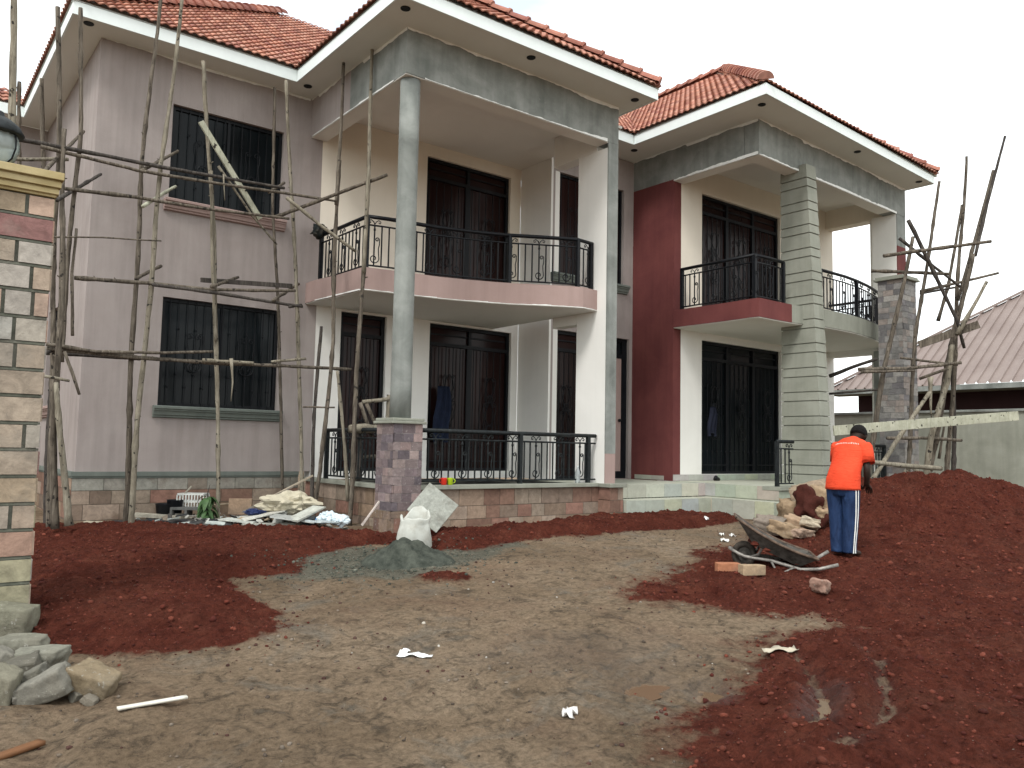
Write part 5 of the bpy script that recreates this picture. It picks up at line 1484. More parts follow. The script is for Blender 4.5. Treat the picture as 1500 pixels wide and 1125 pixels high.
# clothes and a bag hung on the grilles, bundle on the balcony rail, shoes
def cloth(name, c, w, h, U, N, colr, label, cat, taper=.55):
    mb = MB(); vs = []; a, b = 15, 19
    for j in range(b):
        f = j / (b - 1); ww = w * (taper * .35 + (1 - taper * .35) * min(1, f * 1.6 + .15)) * (1 - .12 * f)
        for side in (1, -1):
            for i in range(a):
                u = (i / (a - 1) - .5)
                d = .035 + .03 * math.sin(u * 17 + f * 3) + .03 * math.cos(u * 3.1)
                vs.append(c + U * (u * ww + .02 * math.sin(f * 6)) - Z * (h * f + .03 * math.sin(u * 9) * f) + N * (d if side > 0 else 0.004))
    fs = []
    W_ = 2 * a
    for j in range(b - 1):
        for i in range(a - 1):
            fs.append((j * W_ + i, j * W_ + i + 1, (j + 1) * W_ + i + 1, (j + 1) * W_ + i)); fs.append((j * W_ + a + i + 1, j * W_ + a + i, (j + 1) * W_ + a + i, (j + 1) * W_ + a + i + 1))
        fs.append((j * W_ + a, j * W_, (j + 1) * W_, (j + 1) * W_ + a)); fs.append((j * W_ + a - 1, j * W_ + 2 * a - 1, (j + 1) * W_ + 2 * a - 1, (j + 1) * W_ + a - 1))
    fs.append(tuple(range(a)) + tuple(range(2 * a - 1, a - 1, -1))); k = (b - 1) * W_; fs.append(tuple(k + i for i in range(a - 1, -1, -1)) + tuple(k + a + i for i in range(a)))
    mb.add(vs, fs); o = mb.build(name, plain(name + '_cloth', colr, .9, var=.3, scale=10), None, smooth=True)
    for v in o.data.vertices: v.co -= c
    o.location = c
    return tag(o, label, cat)
cloth("hanging_coat", at(647, 566, 'y', YL - .045 + .0) - Y * .03, .36, .92, X, -Y, (0.010, 0.015, 0.032), "dark navy coat hanging on the grille of the lower left porch door", "coat", 1.4)
cloth("hanging_bag", at(1040, 596, 'y', YD - .04) - Y * .03, .24, .52, X, -Y, (0.010, 0.012, 0.022), "black bag hanging on the grille of the lower right porch door", "bag", .8)
p = at(467, 338, 'y', 11.45)
o = stone("cloth_bundle", p, (.16, .14, .19), (.2, .1, .4), (0.012, 0.016, 0.016), "small black bundle tied on the left end of the upper balcony rail", "bundle", mat='rubble', rough=.2)
for k, (px, py, lab) in enumerate(((1050, 704, "black shoe lying left on the pale porch floor, half hidden by its pair"), (1059, 703, "black shoe lying right on the pale porch floor, nearer to the door post"))):
    p = at(px, py, 'z', FT + .004)
    dd = Vector((.8, .35 - .5 * k, 0)).normalized(); ss = Vector((-dd.y, dd.x, 0))
    sh = thing("shoe", p, lab, "shoe", "pair of black shoes on the porch")
    rings = []
    for u, w, h in ((-.135, .022, .05), (-.12, .034, .075), (-.06, .036, .085), (-.02, .038, .075), (.03, .042, .055), (.09, .044, .04), (.13, .034, .03), (.145, .015, .02)):
        rings.append([p + dd * u + ss * (w * math.cos(a)) + Z * (.014 + h * max(0, math.sin(a)) ** .8) for a in [2 * math.pi * i / 16 for i in range(16)]])
    mb = MB(); mb.loft(rings); mb.build("upper", plain('black_leather', (.008, .008, .010), .5, bstr=.1), sh, smooth=True)
    rings = [[q - Z * (q.z - p.z) + Z * zz for q in [p + dd * (.142 * math.cos(a)) + ss * (.044 * math.sin(a)) for a in [2 * math.pi * i / 20 for i in range(20)]]] for zz in (.0, .014)]
    mb = MB(); mb.loft(rings); mb.build("sole", M['rubber'], sh)

# wooden trestle on the left porch
tp = at(552, 640, 'y', 10.1)
tr_ = thing("trestle", (tp.x, tp.y, -0.545), "rough wooden trestle of short logs standing on the left porch behind the pedestal", "trestle")
TY = 10.1
def tpt(px, py, y=TY): return at(px, py, 'y', y)
pole(tr_, [tpt(512, 628, 9.95), tpt(560, 629, 9.95)], .06, .055, 'bare_wood', "beam")
pole(tr_, [tpt(530, 589), tpt(585, 583)], .03, .028, 'bare_wood', "rail")
pole(tr_, [tpt(528, 590), tpt(545, 640)], .03, .028, 'bark', "brace"); pole(tr_, [tpt(536, 590, 10.3), tpt(556, 640, 10.3)], .03, .028, 'bark', "brace")
pole(tr_, [tpt(570, 578), Vector((tpt(570, 578).x, TY, -0.54))], .035, .04, 'bare_wood', "leg"); pole(tr_, [tpt(528, 625), Vector((tpt(526, 625).x, TY, -0.54))], .035, .04, 'bark_dark', "leg")
pole(tr_, [tpt(578, 580, 10.4), Vector((tpt(578, 580, 10.4).x, 10.4, -0.54))], .035, .04, 'bark', "leg"); pole(tr_, [tpt(530, 670), tpt(560, 668)], .028, .028, 'bark', "rail")

# litter and bricks
def litter(name, px, py, w, l, rot, colr, label, cat, curl=.02, mat=None, thick=.004, n=10):
    p = on_ground(px, py); e = Vector((math.cos(rot), math.sin(rot), 0)); s_ = Vector((-e.y, e.x, 0))
    mb = MB(); vs = []
    for i in range(n):
        f = i / (n - 1) - .5
        for j in range(4):
            g = j / 3 - .5
            q = p + e * (f * l) + s_ * (g * w * (1 + (.35 if curl > .011 else 0) * math.sin(f * 9 + j)) + (.05 if curl > .011 else 0) * l * math.cos(f * 5))
            hz = (max(gz(q.x, q.y), p.z - .01) if curl > 0 else p.z + .012) + .008 + curl * (.5 + .5 * math.sin(f * 11 + g * 5 + px)) 
            vs.append(Vector((q.x, q.y, hz)))
    top = len(vs); vs += [v - Z * thick for v in vs]
    fs = []
    for i in range(n - 1):
        for j in range(3):
            a = i * 4 + j; fs.append((a, a + 4, a + 5, a + 1)); fs.append((top + a, top + a + 1, top + a + 5, top + a + 4))
    for i in range(n - 1):
        for j, fl in ((0, 0), (3, 1)):
            a = i * 4 + j; q = (a, top + a, top + a + 4, a + 4); fs.append(q if not fl else q[::-1])
    for a0 in (0, (n - 1) * 4):
        for j in range(3):
            a = a0 + j; fs.append((a, a + 1, top + a + 1, top + a))
    mb.add(vs, fs)
    o = mb.build(name, mat or plain(name + "_skin_" + str(px), colr, .6, var=.12, scale=12, bstr=.2), None, smooth=True, fixn=True)
    for v in o.data.vertices: v.co -= p
    o.location = p
    return tag(o, label, cat)
litter("paper_scrap", 608, 963, .055, .22, -.85, (.86, .88, .88), "clean white bent paper strip on the brown mud in the middle foreground", "paper", .012)
litter("paper_scrap", 593, 956, .045, .06, .4, (.86, .88, .88), "small white paper corner touching the bent paper strip", "paper", .01)
o = litter("wood_strip", 224, 1034, .035, .34, .02, (.62, .60, .53), "straight off white wooden strip lying right of the stone pile", "strip", .0, thick=.012)
litter("plastic_wrapper", 1142, 954, .07, .24, -.5, (.40, .36, .28), "crumpled cream and white plastic wrapper on the red soil in the right foreground", "wrapper", .018)
litter("paper_ball", 835, 1052, .06, .075, .4, (.62, .60, .58), "crumpled pale paper scrap near the bottom centre of the mud", "paper", .035)
litter("wood_splinter", 22, 1106, .05, .26, .5, (.16, .075, .035), "reddish brown splinter of wood in the bottom left corner", "wood", .0, thick=.02)
litter("paper_scrap", 1035, 762, .05, .06, .2, (.8, .8, .78), "tiny white scrap on red soil below the porch steps", "paper", .03)
for k, (px, py, s_, lab) in enumerate(((1062, 794, .10, "white chip left of the wheelbarrow wheel, nearest to the wheel"), (1073, 786, .07, "small white chip behind the wheelbarrow tyre, upper one"), (1057, 785, .06, "small white chip furthest left of the wheelbarrow"))):
    litter("plaster_chip", px, py, s_ * .7, s_, .3 + k, (.72, .72, .68), lab, "chip", .03)
def brick(px, py, rot, colr, label):
    p = on_ground(px, py); R_ = Matrix.Rotation(rot, 3, 'Z')
    mb = MB(); lo, hi = Vector((-.11, -.055, -.02)), Vector((.11, .055, .075))
    mb.box(lo, hi, colr, R_, .004); mb.v = [(v[0] + p.x, v[1] + p.y, v[2] + p.z) for v in mb.v]
    o = mb.build("brick", M['rubble'], None, bevel=.006)
    for v in o.data.vertices: v.co -= p
    o.location = p
    return tag(o, label, "brick", "bricks by the wheelbarrow")
brick(1066, 836, -.62, (0.36, 0.155, 0.085), "orange brick lying left under the wheelbarrow wheel")
brick(1101, 840, -.5, (0.33, 0.24, 0.155), "tan brick lying right of the orange brick under the wheelbarrow")
def lump(px, py, size, colr, label, rot=(0.1, .2, .3), cat="stone", group=None, up=.35, mat='rock', d=None):
    p = on_ground(px, py) if d is None else at(px, py, 'd', d)
    return stone("rough_stone", p + Z * size[2] * up, size, rot, colr, label, cat, group, mat, .14)
lump(1202, 866, (.17, .13, .11), (.28, .17, .13), "rounded pinkish stone alone on the red soil below the man")
GR = "quarry stones heaped by the porch steps"
TAN = (.30, .215, .135)
for px, py, d, sz, c, lab in ((1165, 752, 10.6, (.42, .3, .3), TAN, "angular tan stone against the porch step, left of the soil covered boulder"),
    (1190, 724, 10.7, (.5, .4, .3), (.29, .22, .155), "pale tan boulder behind the soil covered boulder, at the foot of the tapered pillar"),
    (1204, 735, 10.3, (.28, .26, .34), TAN, "upright tan stone just left of the man's trousers"),
    (1206, 752, 10.2, (.22, .2, .16), (.33, .235, .15), "small tan stone under the upright stone beside the man"),
    (1128, 769, 10.0, (.32, .24, .17), (.20, .165, .135), "dark dirty stone behind the wheelbarrow rim"),
    (1148, 775, 9.9, (.30, .22, .16), TAN, "tan stone behind the middle of the wheelbarrow"),
    (1166, 768, 10.0, (.24, .2, .17), (.34, .24, .16), "squarish tan stone between the wheelbarrow and the angular stone"),
    (1170, 780, 9.8, (.26, .2, .11), (.38, .27, .20), "flat pinkish stone nearest to the wheelbarrow handles"),
    (1186, 767, 9.9, (.36, .2, .12), (.42, .36, .27), "long flat pale stone below the soil covered boulder")):
    stone("rough_stone", at(px, py, 'd', d), sz, (random.uniform(-.3, .3), random.uniform(-.3, .3), random.uniform(0, 3)), c, lab, "stone", GR, 'rock', .13)
stone("earth_clump", at(1190, 745, 'd', 10.35), (.46, .36, .40), (.1, .2, .4), (0.062, 0.018, 0.013), "big crumbly clump of dark red earth on the tan stones left of the man", "earth clump", None, 'clod', .3, boxy=.2)

# rubbish heap along the foot of the left wall
GD = "scrap boards on the rubbish heap"
def scrap(px, py, d, l, w, t, yaw, pitch, colr, label, name="scrap_board", cat="board", group=GD, roll=0.0):
    k_ = 1.2 if group == GD else 1.0; l *= k_; w *= k_
    p = at(px, py - (3 if group == GD else 0), 'd', d - (.14 if group == GD else 0)); R_ = Euler((roll, pitch, yaw)).to_matrix()
    mb = MB(); mb.box((-l / 2, -w / 2, -t / 2), (l / 2, w / 2, t / 2), colr, R_, .006); mb.v = [(v[0] + p.x, v[1] + p.y, v[2] + p.z) for v in mb.v]
    o = mb.build(name, M['rubble'], None)
    for v in o.data.vertices: v.co -= p
    o.location = p
    return tag(o, label, cat, group)
W_, DK, GY_ = (.52, .51, .46), (.03, .03, .032), (.20, .20, .18)
scrap(166, 770, 10.3, .55, .16, .03, -.4, .05, (.42, .37, .28), "pale tan board lying furthest left on the rubbish heap")
scrap(240, 766, 10.3, 1.0, .22, .03, -.35, -.03, DK, "long black board at the front left of the rubbish heap")
scrap(262, 761, 10.5, .9, .12, .04, -.5, .06, (.40, .37, .30), "long pale edged plank lying on the long black board")
scrap(300, 771, 10.15, .5, .14, .02, -.3, .02, (.12, .11, .10), "short dark strip in front of the green leaves")
scrap(384, 757, 10.4, .42, .3, .02, -.2, -.2, W_, "white board tilted in the middle of the rubbish heap")
scrap(352, 766, 10.2, .4, .2, .02, -.9, .05, (.46, .48, .44), "grey white sheet at the front of the heap below the green leaves")
scrap(412, 757, 10.4, .42, .10, .03, .9, -.5, (.42, .43, .40), "narrow grey plank standing slantwise in the heap")
scrap(432, 762, 10.2, .45, .28, .02, -.6, .12, (.36, .37, .35), "broad grey sheet in front of the beige paper sack")
scrap(448, 755, 10.2, .36, .22, .02, .2, -.35, (.46, .47, .42), "pale greenish sheet leaning on the right of the beige paper sack")
scrap(395, 733, 10.8, .6, .26, .02, -.5, -.5, (.17, .15, .125), "dark flaking board sloping up behind the beige paper sack")
scrap(352, 742, 10.7, .30, .05, .2, -.6, .0, (.27, .19, .13), "brown cardboard block left of the sloping dark board", "cardboard_box", "cardboard", None)
scrap(480, 767, 9.95, .38, .24, .015, .3, .06, (.42, .47, .48), "pale blue grey sheet under the clear plastic bags")
scrap(400, 771, 10.1, .6, .10, .02, -.2, .0, (.34, .34, .30), "thin grey batten lying along the front edge of the heap")
scrap(215, 772, 10.2, .5, .12, .015, -.7, .02, (.13, .12, .10), "brown black strip at the left front edge of the heap")
for px, py, d, l, a, b, c, lab in ((258, 736, 10.6, .55, -.5, -.85, (.36, .33, .27), "thin pale stick leaning slantwise by the black plastic tubs"), (420, 716, 10.7, .75, -.5, -.5, (.42, .36, .28), "thin tan stick pointing up over the beige paper sack"), (543, 752, 9.55, .34, -.4, -.95, (.62, .55, .50), "short white stick leaning by the brick base of the pedestal"), (330, 738, 10.8, .5, -.65, -.1, (.38, .31, .22), "tan slat lying behind the green leaves")):
    scrap(px, py, d, l, .022, .018, a, b, c, lab, "stick", "stick", "sticks in the rubbish heap")
# hollow block, crate, tubs
p = at(276, 752, 'd', 10.45); R_ = Matrix.Rotation(-.65, 3, 'Z')
hb = MB(); c_ = (.10, .10, .095)
for lo, hi in (((-.2, -.1, 0), (.2, .1, .03)), ((-.2, -.1, .17), (.2, .1, .2)), ((-.2, -.1, .031), (-.17, .1, .169)), ((-.015, -.1, .031), (.015, .1, .169)), ((.17, -.1, .031), (.2, .1, .169))): hb.box(lo, hi, c_, R_)
hb.v = [(v[0] + p.x, v[1] + p.y, v[2] + p.z - .12) for v in hb.v]
o = hb.build("hollow_block", M['rubble'], None); tag(o, "dark hollow building block lying on its side left of the green leaves", "block")
p = at(283, 733, 'd', 10.65); cr = MB(); cm = (.55, .56, .53)
cb = [((-.17, -.11, -.12), (.17, .11, -.105)), ((-.17, -.11, .075), (.17, -.095, .095)), ((-.17, .095, .075), (.17, .11, .095)), ((-.17, -.11, -.02), (.17, -.098, 0)), ((-.17, .098, -.02), (.17, .11, 0))]
for k in range(10):
    u = -.17 + .34 * k / 9; cb += [((u - .007, -.111, -.104), (u + .007, -.098, .074)), ((u - .007, .098, -.104), (u + .007, .111, .074))]
for s_ in (-1, 1):
    cb += [((s_ * .163 - .007, -.094, -.104), (s_ * .163 + .007, .094, -.02)), ((s_ * .163 - .007, -.094, .06), (s_ * .163 + .007, .094, .095))]
for lo, hi in cb: cr.box(lo, hi, cm, R_)
cr.v = [(v[0] + p.x, v[1] + p.y, v[2] + p.z) for v in cr.v]
tag(cr.build("plastic_crate", M['rubble'], None), "white slotted plastic crate behind the dark hollow block", "crate")
for px, py, r_, lab in ((243, 750, .13, "black plastic tub on the left of the dark hollow block, wider one"), (256, 744, .10, "black plastic tub touching the dark hollow block, narrower one")):
    p = at(px, py, 'd', 10.5); mb = MB(); mb.lathe(p - Z * .1, [(r_ * .8, 0), (r_, .2), (r_ * 1.06, .205), (r_ * .95, .2), (r_ * .72, .015), (.003, .012)], 24)
    tag(mb.build("plastic_tub", plain('black_tub_plastic' , (.012, .013, .016), .45), None, smooth=True), lab, "tub", "black tubs on the rubbish heap")
# crumpled sheets: beige sack, clear bags, blue wrapper
def crumple(name, px, py, d, sx, sy, sz, mat, label, cat, seed=0.0, rot=-.6):
    p = at(px, py, 'd', d); bm = bmesh.new(); bmesh.ops.create_icosphere(bm, subdivisions=4, radius=1.0); mb = MB(); R_ = Matrix.Rotation(rot, 3, 'Z'); vs = []
    bm.verts.index_update()
    for v in bm.verts:
        q = v.co; n = abs(mnoise.noise(q * 1.35 + Vector((seed, 0, 0)))) * .75 + abs(mnoise.noise(q * 2.7 + Vector((0, seed, 0)))) * .34 + mnoise.noise(q * 7 + Vector((0, 0, seed))) * .05
        q = q * (0.72 + n); vs.append(p + R_ @ Vector((q.x * sx, q.y * sy, q.z * sz)))
    mb.add(vs, [[v.index for v in f.verts] for f in bm.faces]); bm.free()
    o = mb.build(name, mat, None)
    for v in o.data.vertices: v.co -= p
    o.location = p
    return tag(o, label, cat)
crumple("paper_sack", 424, 738, 10.45, .36, .22, .15, plain('beige_kraft_paper', (.46, .42, .32), .85, var=.15, scale=5), "large crumpled beige paper sack on top of the rubbish heap", "sack", 2.0)
mcl = plain('cloudy_plastic', (.58, .66, .70), .25, var=.12, scale=8)
crumple("plastic_bag", 480, 757, 9.95, .11, .09, .075, mcl, "crumpled bluish white plastic bag at the right of the heap, left of two", "plastic bag", 5.0)
crumple("plastic_bag", 500, 762, 9.85, .10, .09, .07, mcl, "crumpled bluish white plastic bag at the right of the heap, beside the scaffold pole", "plastic bag", 8.0)
crumple("plastic_wrapper", 463, 762, 10.0, .09, .07, .03, plain('bright_blue_film', (.04, .22, .55), .3), "bright blue plastic wrapper between the grey sheets and the plastic bags", "wrapper", 3.0)
crumple("plastic_wrapper", 372, 750, 10.3, .12, .08, .045, plain('navy_film', (.02, .03, .09), .35), "dark navy plastic wrapper behind the tilted white board", "wrapper", 4.0)
# wilted green leaves
lp = at(303, 752, 'd', 10.35)
gl = thing("leafy_branch", lp, "bunch of drooping green leaves lying upright in the rubbish heap", "leaves")
mlf, nt, bs = new_mat('drooping_leaf'); co = tex_co(nt); lnk(nt, ramp(nt, noise(nt, co, 14, 4, .6), [(.3, (.025, .06, .02)), (.7, (.08, .145, .055))]), bs.inputs["Base Color"]); bs.inputs["Roughness"].default_value = .5
mb = MB(); mb.tube([lp - Z * .12, lp + Vector((.02, .0, .1)), lp + Vector((.0, .02, .24)), lp + Vector((.03, .03, .36))], [.012, .010, .008, .004], 6); mb.build("stem", M['bark_dark'], gl)
mb = MB()
for k in range(64):
    a = random.uniform(0, 6.28); b0 = lp + Z * random.uniform(-.08, .22) + Vector((math.cos(a), math.sin(a), 0)) * .02; L = random.uniform(.12, .24); wd = random.uniform(.022, .045)
    o1 = Vector((math.cos(a), math.sin(a), 0)); s_ = Vector((-o1.y, o1.x, 0)); vs = []
    for i in range(6):
        f = i / 5; c = b0 + o1 * (L * .62 * f) + Z * (L * (.35 * f - .95 * f * f)); ww = wd * math.sin(math.pi * min(.97, f * .9 + .08))
        vs += [c - s_ * ww, c + Z * -.008, c + s_ * ww]
    mb.add(vs, [q for i in range(5) for q in ((3 * i, 3 * i + 1, 3 * i + 4, 3 * i + 3), (3 * i + 1, 3 * i + 2, 3 * i + 5, 3 * i + 4))])
mb.build("leaves", mlf, gl)["kind"] = "stuff"
# shards filling the heap
mb = MB()
for k in range(230):
    px = random.choice((random.uniform(185, 510), random.gauss(300, 40), random.gauss(410, 40))); 
    d = random.uniform(9.95, 10.75) - max(0, (px - 420)) * .006; p = on_ground(max(150, min(515, px)), 778); p = at(px, 772, 'd', d); p.z = gz(p.x, p.y) + abs(random.gauss(0, .05)) * (1 if 230 < px < 460 else .4)
    l, w = random.uniform(.03, .22), random.uniform(.02, .09); c = random.choice([(.42, .42, .38), (.5, .5, .46), (.05, .05, .05), (.10, .09, .08), (.22, .21, .19), (.30, .24, .17), (.16, .13, .10), (.03, .035, .04), (.35, .38, .36)])
    R_ = Euler((random.gauss(0, .35), random.gauss(0, .35), random.uniform(0, 3.1))).to_matrix()
    n0 = len(mb.v); mb.box((-l / 2, -w / 2, -.006), (l / 2, w / 2, .006), c, R_, .008)
    mb.v[n0:] = [(v[0] + p.x, v[1] + p.y, v[2] + p.z) for v in mb.v[n0:]]
tag(mb.build("rubbish", M['rubble'], None), "small shards of board, plastic and plaster", None, None, "stuff")

# ------------------------------------------------------------------ wheelbarrow, nose up with its handles on the ground
wb_p = on_ground(1090, 827)
wb = thing("wheelbarrow", wb_p, "old rusty wheelbarrow with a muddy tyre, its handles resting on the red soil", "wheelbarrow")
AX = (r0 * .95 - Vector((.614, .789, 0)) * .22).normalized(); LT = Vector((-AX.y, AX.x, 0))      # along towards the handles, and away from the viewer
zb = [0]
def W(s_, l, z): return wb_p + AX * (s_ * .82) + LT * l + Z * (z * .88 - .02)
SCB = 1.0
outer, inner = [], []
def tray_ring(t, inset):
    """t = 0 at the rim, 1 at the floor of the tray"""
    rf, rb, ff, fb = (-.10, .56), (.80, .155), (.10, .26), (.60, .05)
    c = []
    pts2 = [((rf, .26), (ff, .17)), ((rb, .33), (fb, .2))]
    (f0, fw_), (f1, fw2) = (rf, .28), (ff, .18)
    (b0, bw0), (b1, bw1) = (rb, .33), (fb, .21)
    F = (f0[0] * (1 - t) + f1[0] * t, f0[1] * (1 - t) + f1[1] * t, fw_ * (1 - t) + fw2 * t)
    B = (b0[0] * (1 - t) + b1[0] * t, b0[1] * (1 - t) + b1[1] * t, bw0 * (1 - t) + bw1 * t)
    n = 7; out = []
    for k in range(n): f = k / (n - 1); out.append((F[0], F[1], F[2] * (2 * f - 1)))          # across the nose
    for k in range(1, 9): f = k / 9; out.append((F[0] + (B[0] - F[0]) * f, F[1] + (B[1] - F[1]) * f - .05 * math.sin(math.pi * f) * (1 - t), F[2] + (B[2] - F[2]) * f + .02 * math.sin(math.pi * f)))
    for k in range(n): f = k / (n - 1); out.append((B[0], B[1], B[2] * (1 - 2 * f)))
    for k in range(1, 9): f = k / 9; out.append((B[0] + (F[0] - B[0]) * f, B[1] + (F[1] - B[1]) * f - .05 * math.sin(math.pi * f) * (1 - t), -(B[2] + (F[2] - B[2]) * f + .02 * math.sin(math.pi * f))))
    cx = sum(p[0] for p in out) / len(out)
    return [W(cx + (p[0] - cx) * (1 - inset), p[2] * (1 - inset), p[1] + inset * .15) for p in out]
mb = MB(); mb.loft([tray_ring(t, 0) for t in (0, .25, .5, .75, .95)] + [tray_ring(1, .06)]); 
mb.f.pop(-2); mb.c.pop(-2)
ri = [tray_ring(t, .025) for t in (0, .3, .6, .93)]
mb.loft(ri[::-1]); mb.f.pop(-1); mb.c.pop(-1)
ro_, rn_ = tray_ring(0, 0), tray_ring(0, .025); n = len(ro_); mb.add(ro_ + rn_, [(k, (k + 1) % n, n + (k + 1) % n, n + k) for k in range(n)])
mb.build("tray", M['rust'], wb)
mb = MB(); rim = tray_ring(0, 0); mb.tube(rim + [rim[0]], .013, 6, False); mb.build("rim", plain('rust_red_rim', (.10, .07, .052), .8, var=.5), wb, smooth=True)
wc = (0.0, 0.0, .135)
mb = MB(); NW = 28
for rr_, hw_, mat_, nm in ((.15, .045, 'rubber', "tyre"),):
    rings = []
    for k in range(NW + 1):
        a = 2 * math.pi * k / NW
        rings.append([W(wc[0] + (.112 + .038 * math.cos(b)) * math.cos(a), .045 * math.sin(b), wc[2] + (.112 + .038 * math.cos(b)) * math.sin(a)) for b in [2 * math.pi * i / 10 for i in range(10)]])
    mb.loft(rings, False)
ty = mb.build("tyre", M['rubber'], wb, smooth=True)
mb = MB(); rings = []
for l, r in ((-.05, .02), (-.05, .035), (-.02, .04), (-.02, .085), (.02, .085), (.02, .04), (.05, .035), (.05, .02)):
    rings.append([W(r * math.cos(a), l, wc[2] + r * math.sin(a)) for a in [2 * math.pi * i / 20 for i in range(20)]])
mb.loft(rings); mb.build("hub", M['rust'], ty)
for sd in (-1, 1):
    mb = MB(); mb.tube([W(-.17, 0.0, .20), W(-.15, sd * .06, .19), W(-.08, sd * .09, .155), W(.0, sd * .105, .125), W(.12, sd * .12, .11), W(.3, sd * .17, .10), W(.62, sd * .24, .03), W(.82, sd * .28, .05), W(1.02, sd * .31, .11 if sd < 0 else .17)], .017, 8)
    mb.build("frame_tube", M['tube'], wb, smooth=True)
    mb = MB(); mb.tube([W(.08, sd * .11, .125), W(.16, sd * .14, .16), W(.20, sd * .18, .24), W(.19, sd * .22, .33)], .014, 7); mb.build("brace", M['tube'], wb, smooth=True)
    mb = MB(); mb.tube([W(.55, sd * .23, .05), W(.45, sd * .26, .0), W(.36, sd * .24, -.02), W(.3, sd * .19, .09)], .012, 6); mb.build("leg", M['tube'], wb, smooth=True)
mb = MB()
for _ in range(60):
    f = random.random(); l = random.uniform(-.2, .2); s_ = .1 + .5 * f; z_ = .28 - .20 * f
    mb.lathe(W(s_, l, z_), [(.01, -.02), (.05, 0), (.035, .035), (.004, .05)], 6, random.choice(RED_C))
mb.build("soil_load", M['clod'], wb)["kind"] = "stuff"

# ------------------------------------------------------------------ the man
mp = on_ground(1236, 818) + Z * 0.03
S_ = (mp.dot(fw)) / 9.7
man = thing("person", mp, "man seen from behind in an orange red shirt and navy trousers with white side stripes", "person")
FH_ = Vector((math.sin(YAW), math.cos(YAW), 0))
MR, MF = r0.copy(), FH_.copy()
TW = math.radians(48)
r0m = MR * math.cos(TW) - MF * math.sin(TW); FHm = MF * math.cos(TW) + MR * math.sin(TW)
def H(a, b, c): return mp + (r0m * a + FHm * b + Z * c) * S_
mskin, nt, bs = new_mat('dark_brown_skin'); co = tex_co(nt)
lnk(nt, ramp(nt, noise(nt, co, 12, 4, .6), [(.3, (.018, .011, .008)), (.7, (.032, .020, .015))]), bs.inputs["Base Color"]); bs.inputs["Roughness"].default_value = .5
J, E_ = [], []
def j(p, r, parent=None, rz=None):
    J.append((p, r, rz or r))
    if parent is not None: E_.append((parent, len(J) - 1))
    return len(J) - 1
pel = j(H(0, .0, .86), .085)
sp1 = j(H(.0, .06, 1.02), .085, pel); sp2 = j(H(.0, .15, 1.18), .09, sp1); sp3 = j(H(.0, .25, 1.29), .058, sp2)
nk = j(H(.0, .325, 1.385), .052, sp3); hd1 = j(H(.0, .37, 1.41), .062, nk); hd2 = j(H(.0, .42, 1.435), .090, hd1); hd3 = j(H(.0, .455, 1.47), .085, hd2); hd4 = j(H(.0, .47, 1.51), .05, hd3)
ns = j(H(.0, .535, 1.385), .016, hd2)
for e_ in (-1, 1): j(H(e_ * .098, .42, 1.43), .014, hd2)
def arm(sh, el, wr, fing, side, par):
    a0 = j(sh, .044, par); a1 = j(sh.lerp(el, .5), .046, a0); a2 = j(el, .040, a1); a3 = j(el.lerp(wr, .4), .040, a2); a4 = j(wr, .026, a3)
    d = (fing - wr).normalized(); sd = d.cross(Z).normalized()
    pm = j(wr + d * .055 * S_, .032, a4, .02); 
    for k, (o, L) in enumerate(((-.030, .060), (-.010, .072), (.010, .068), (.030, .052))):
        f0 = j(wr + d * .095 * S_ + sd * o * S_, .0105, pm); f1 = j(wr + d * (.095 + L * .5) * S_ + sd * o * 1.05 * S_ - Z * .010 * S_, .0095, f0); j(wr + d * (.095 + L * .85) * S_ + sd * o * S_ - Z * .038 * S_, .008, f1)
    t0 = j(wr + d * .045 * S_ + sd * (-.042 * side) * S_, .012, a4); j(wr + d * .085 * S_ + sd * (-.055 * side) * S_ - Z * .018 * S_, .0095, t0)
arm(H(.17, .24, 1.235), H(.225, .15, 1.03), H(.205, .19, .845), H(.18, .30, .775), 1, sp3)
arm(H(-.17, .24, 1.235), H(-.22, .33, 1.04), H(-.12, .50, .87), H(-.04, .60, .80), -1, sp3)
for sd in (-1, 1):
    hp = j(H(sd * .085, .0, .80), .092, pel); kn = j(H(sd * .08 + .0, .03, .45), .062, hp); cf = j(H(sd * .07, .0, .28), .058, kn); an = j(H(sd * .065 + .005, -.01, .075), .036, cf)
    hl = j(H(sd * .065 + .005, -.045, .03), .03, an); bl = j(H(sd * .075 + .03, .09, .03), .036, an); j(H(sd * .08 + .045, .17, .022), .024, bl)
me = bpy.data.meshes.new("body"); me.from_pydata([tuple(p - mp) for p, _, _ in J], E_, [])
bo = bpy.data.objects.new("body", me); scene.collection.objects.link(bo)
bm = bmesh.new(); bm.from_mesh(me); lay = bm.verts.layers.skin.verify(); bm.verts.ensure_lookup_table()
for v, (p, r, r2) in zip(bm.verts, J):
    v[lay].radius = (r * S_, r2 * S_); v[lay].use_root = (v.index == 0)
bm.to_mesh(me); bm.free()
bo.modifiers.new("skin", 'SKIN').use_smooth_shade = True
sbd = bo.modifiers.new("sub", 'SUBSURF'); sbd.levels = 2; sbd.render_levels = 2
bpy.context.view_layer.update()
dg = bpy.context.evaluated_depsgraph_get()
me2 = bpy.data.meshes.new_from_object(bo.evaluated_get(dg))
bo.modifiers.clear(); bo.data = me2; me2.name = "body"; me2.materials.clear(); me2.materials.append(mskin); me2.polygons.foreach_set("use_smooth", [True] * len(me2.polygons))
bo.parent = man
def ell(c, ua, ub, ra, rb, n=28, fold=0.0, sd=0.0):
    out = []
    for k in range(n):
        a = 2 * math.pi * k / n; f = 1 + fold * mnoise.noise(Vector((math.cos(a) * 2.2 + sd, math.sin(a) * 2.2, sd * 3)))
        out.append(c + ua * (ra * S_ * f * math.cos(a)) + ub * (rb * S_ * f * math.sin(a)))
    return out
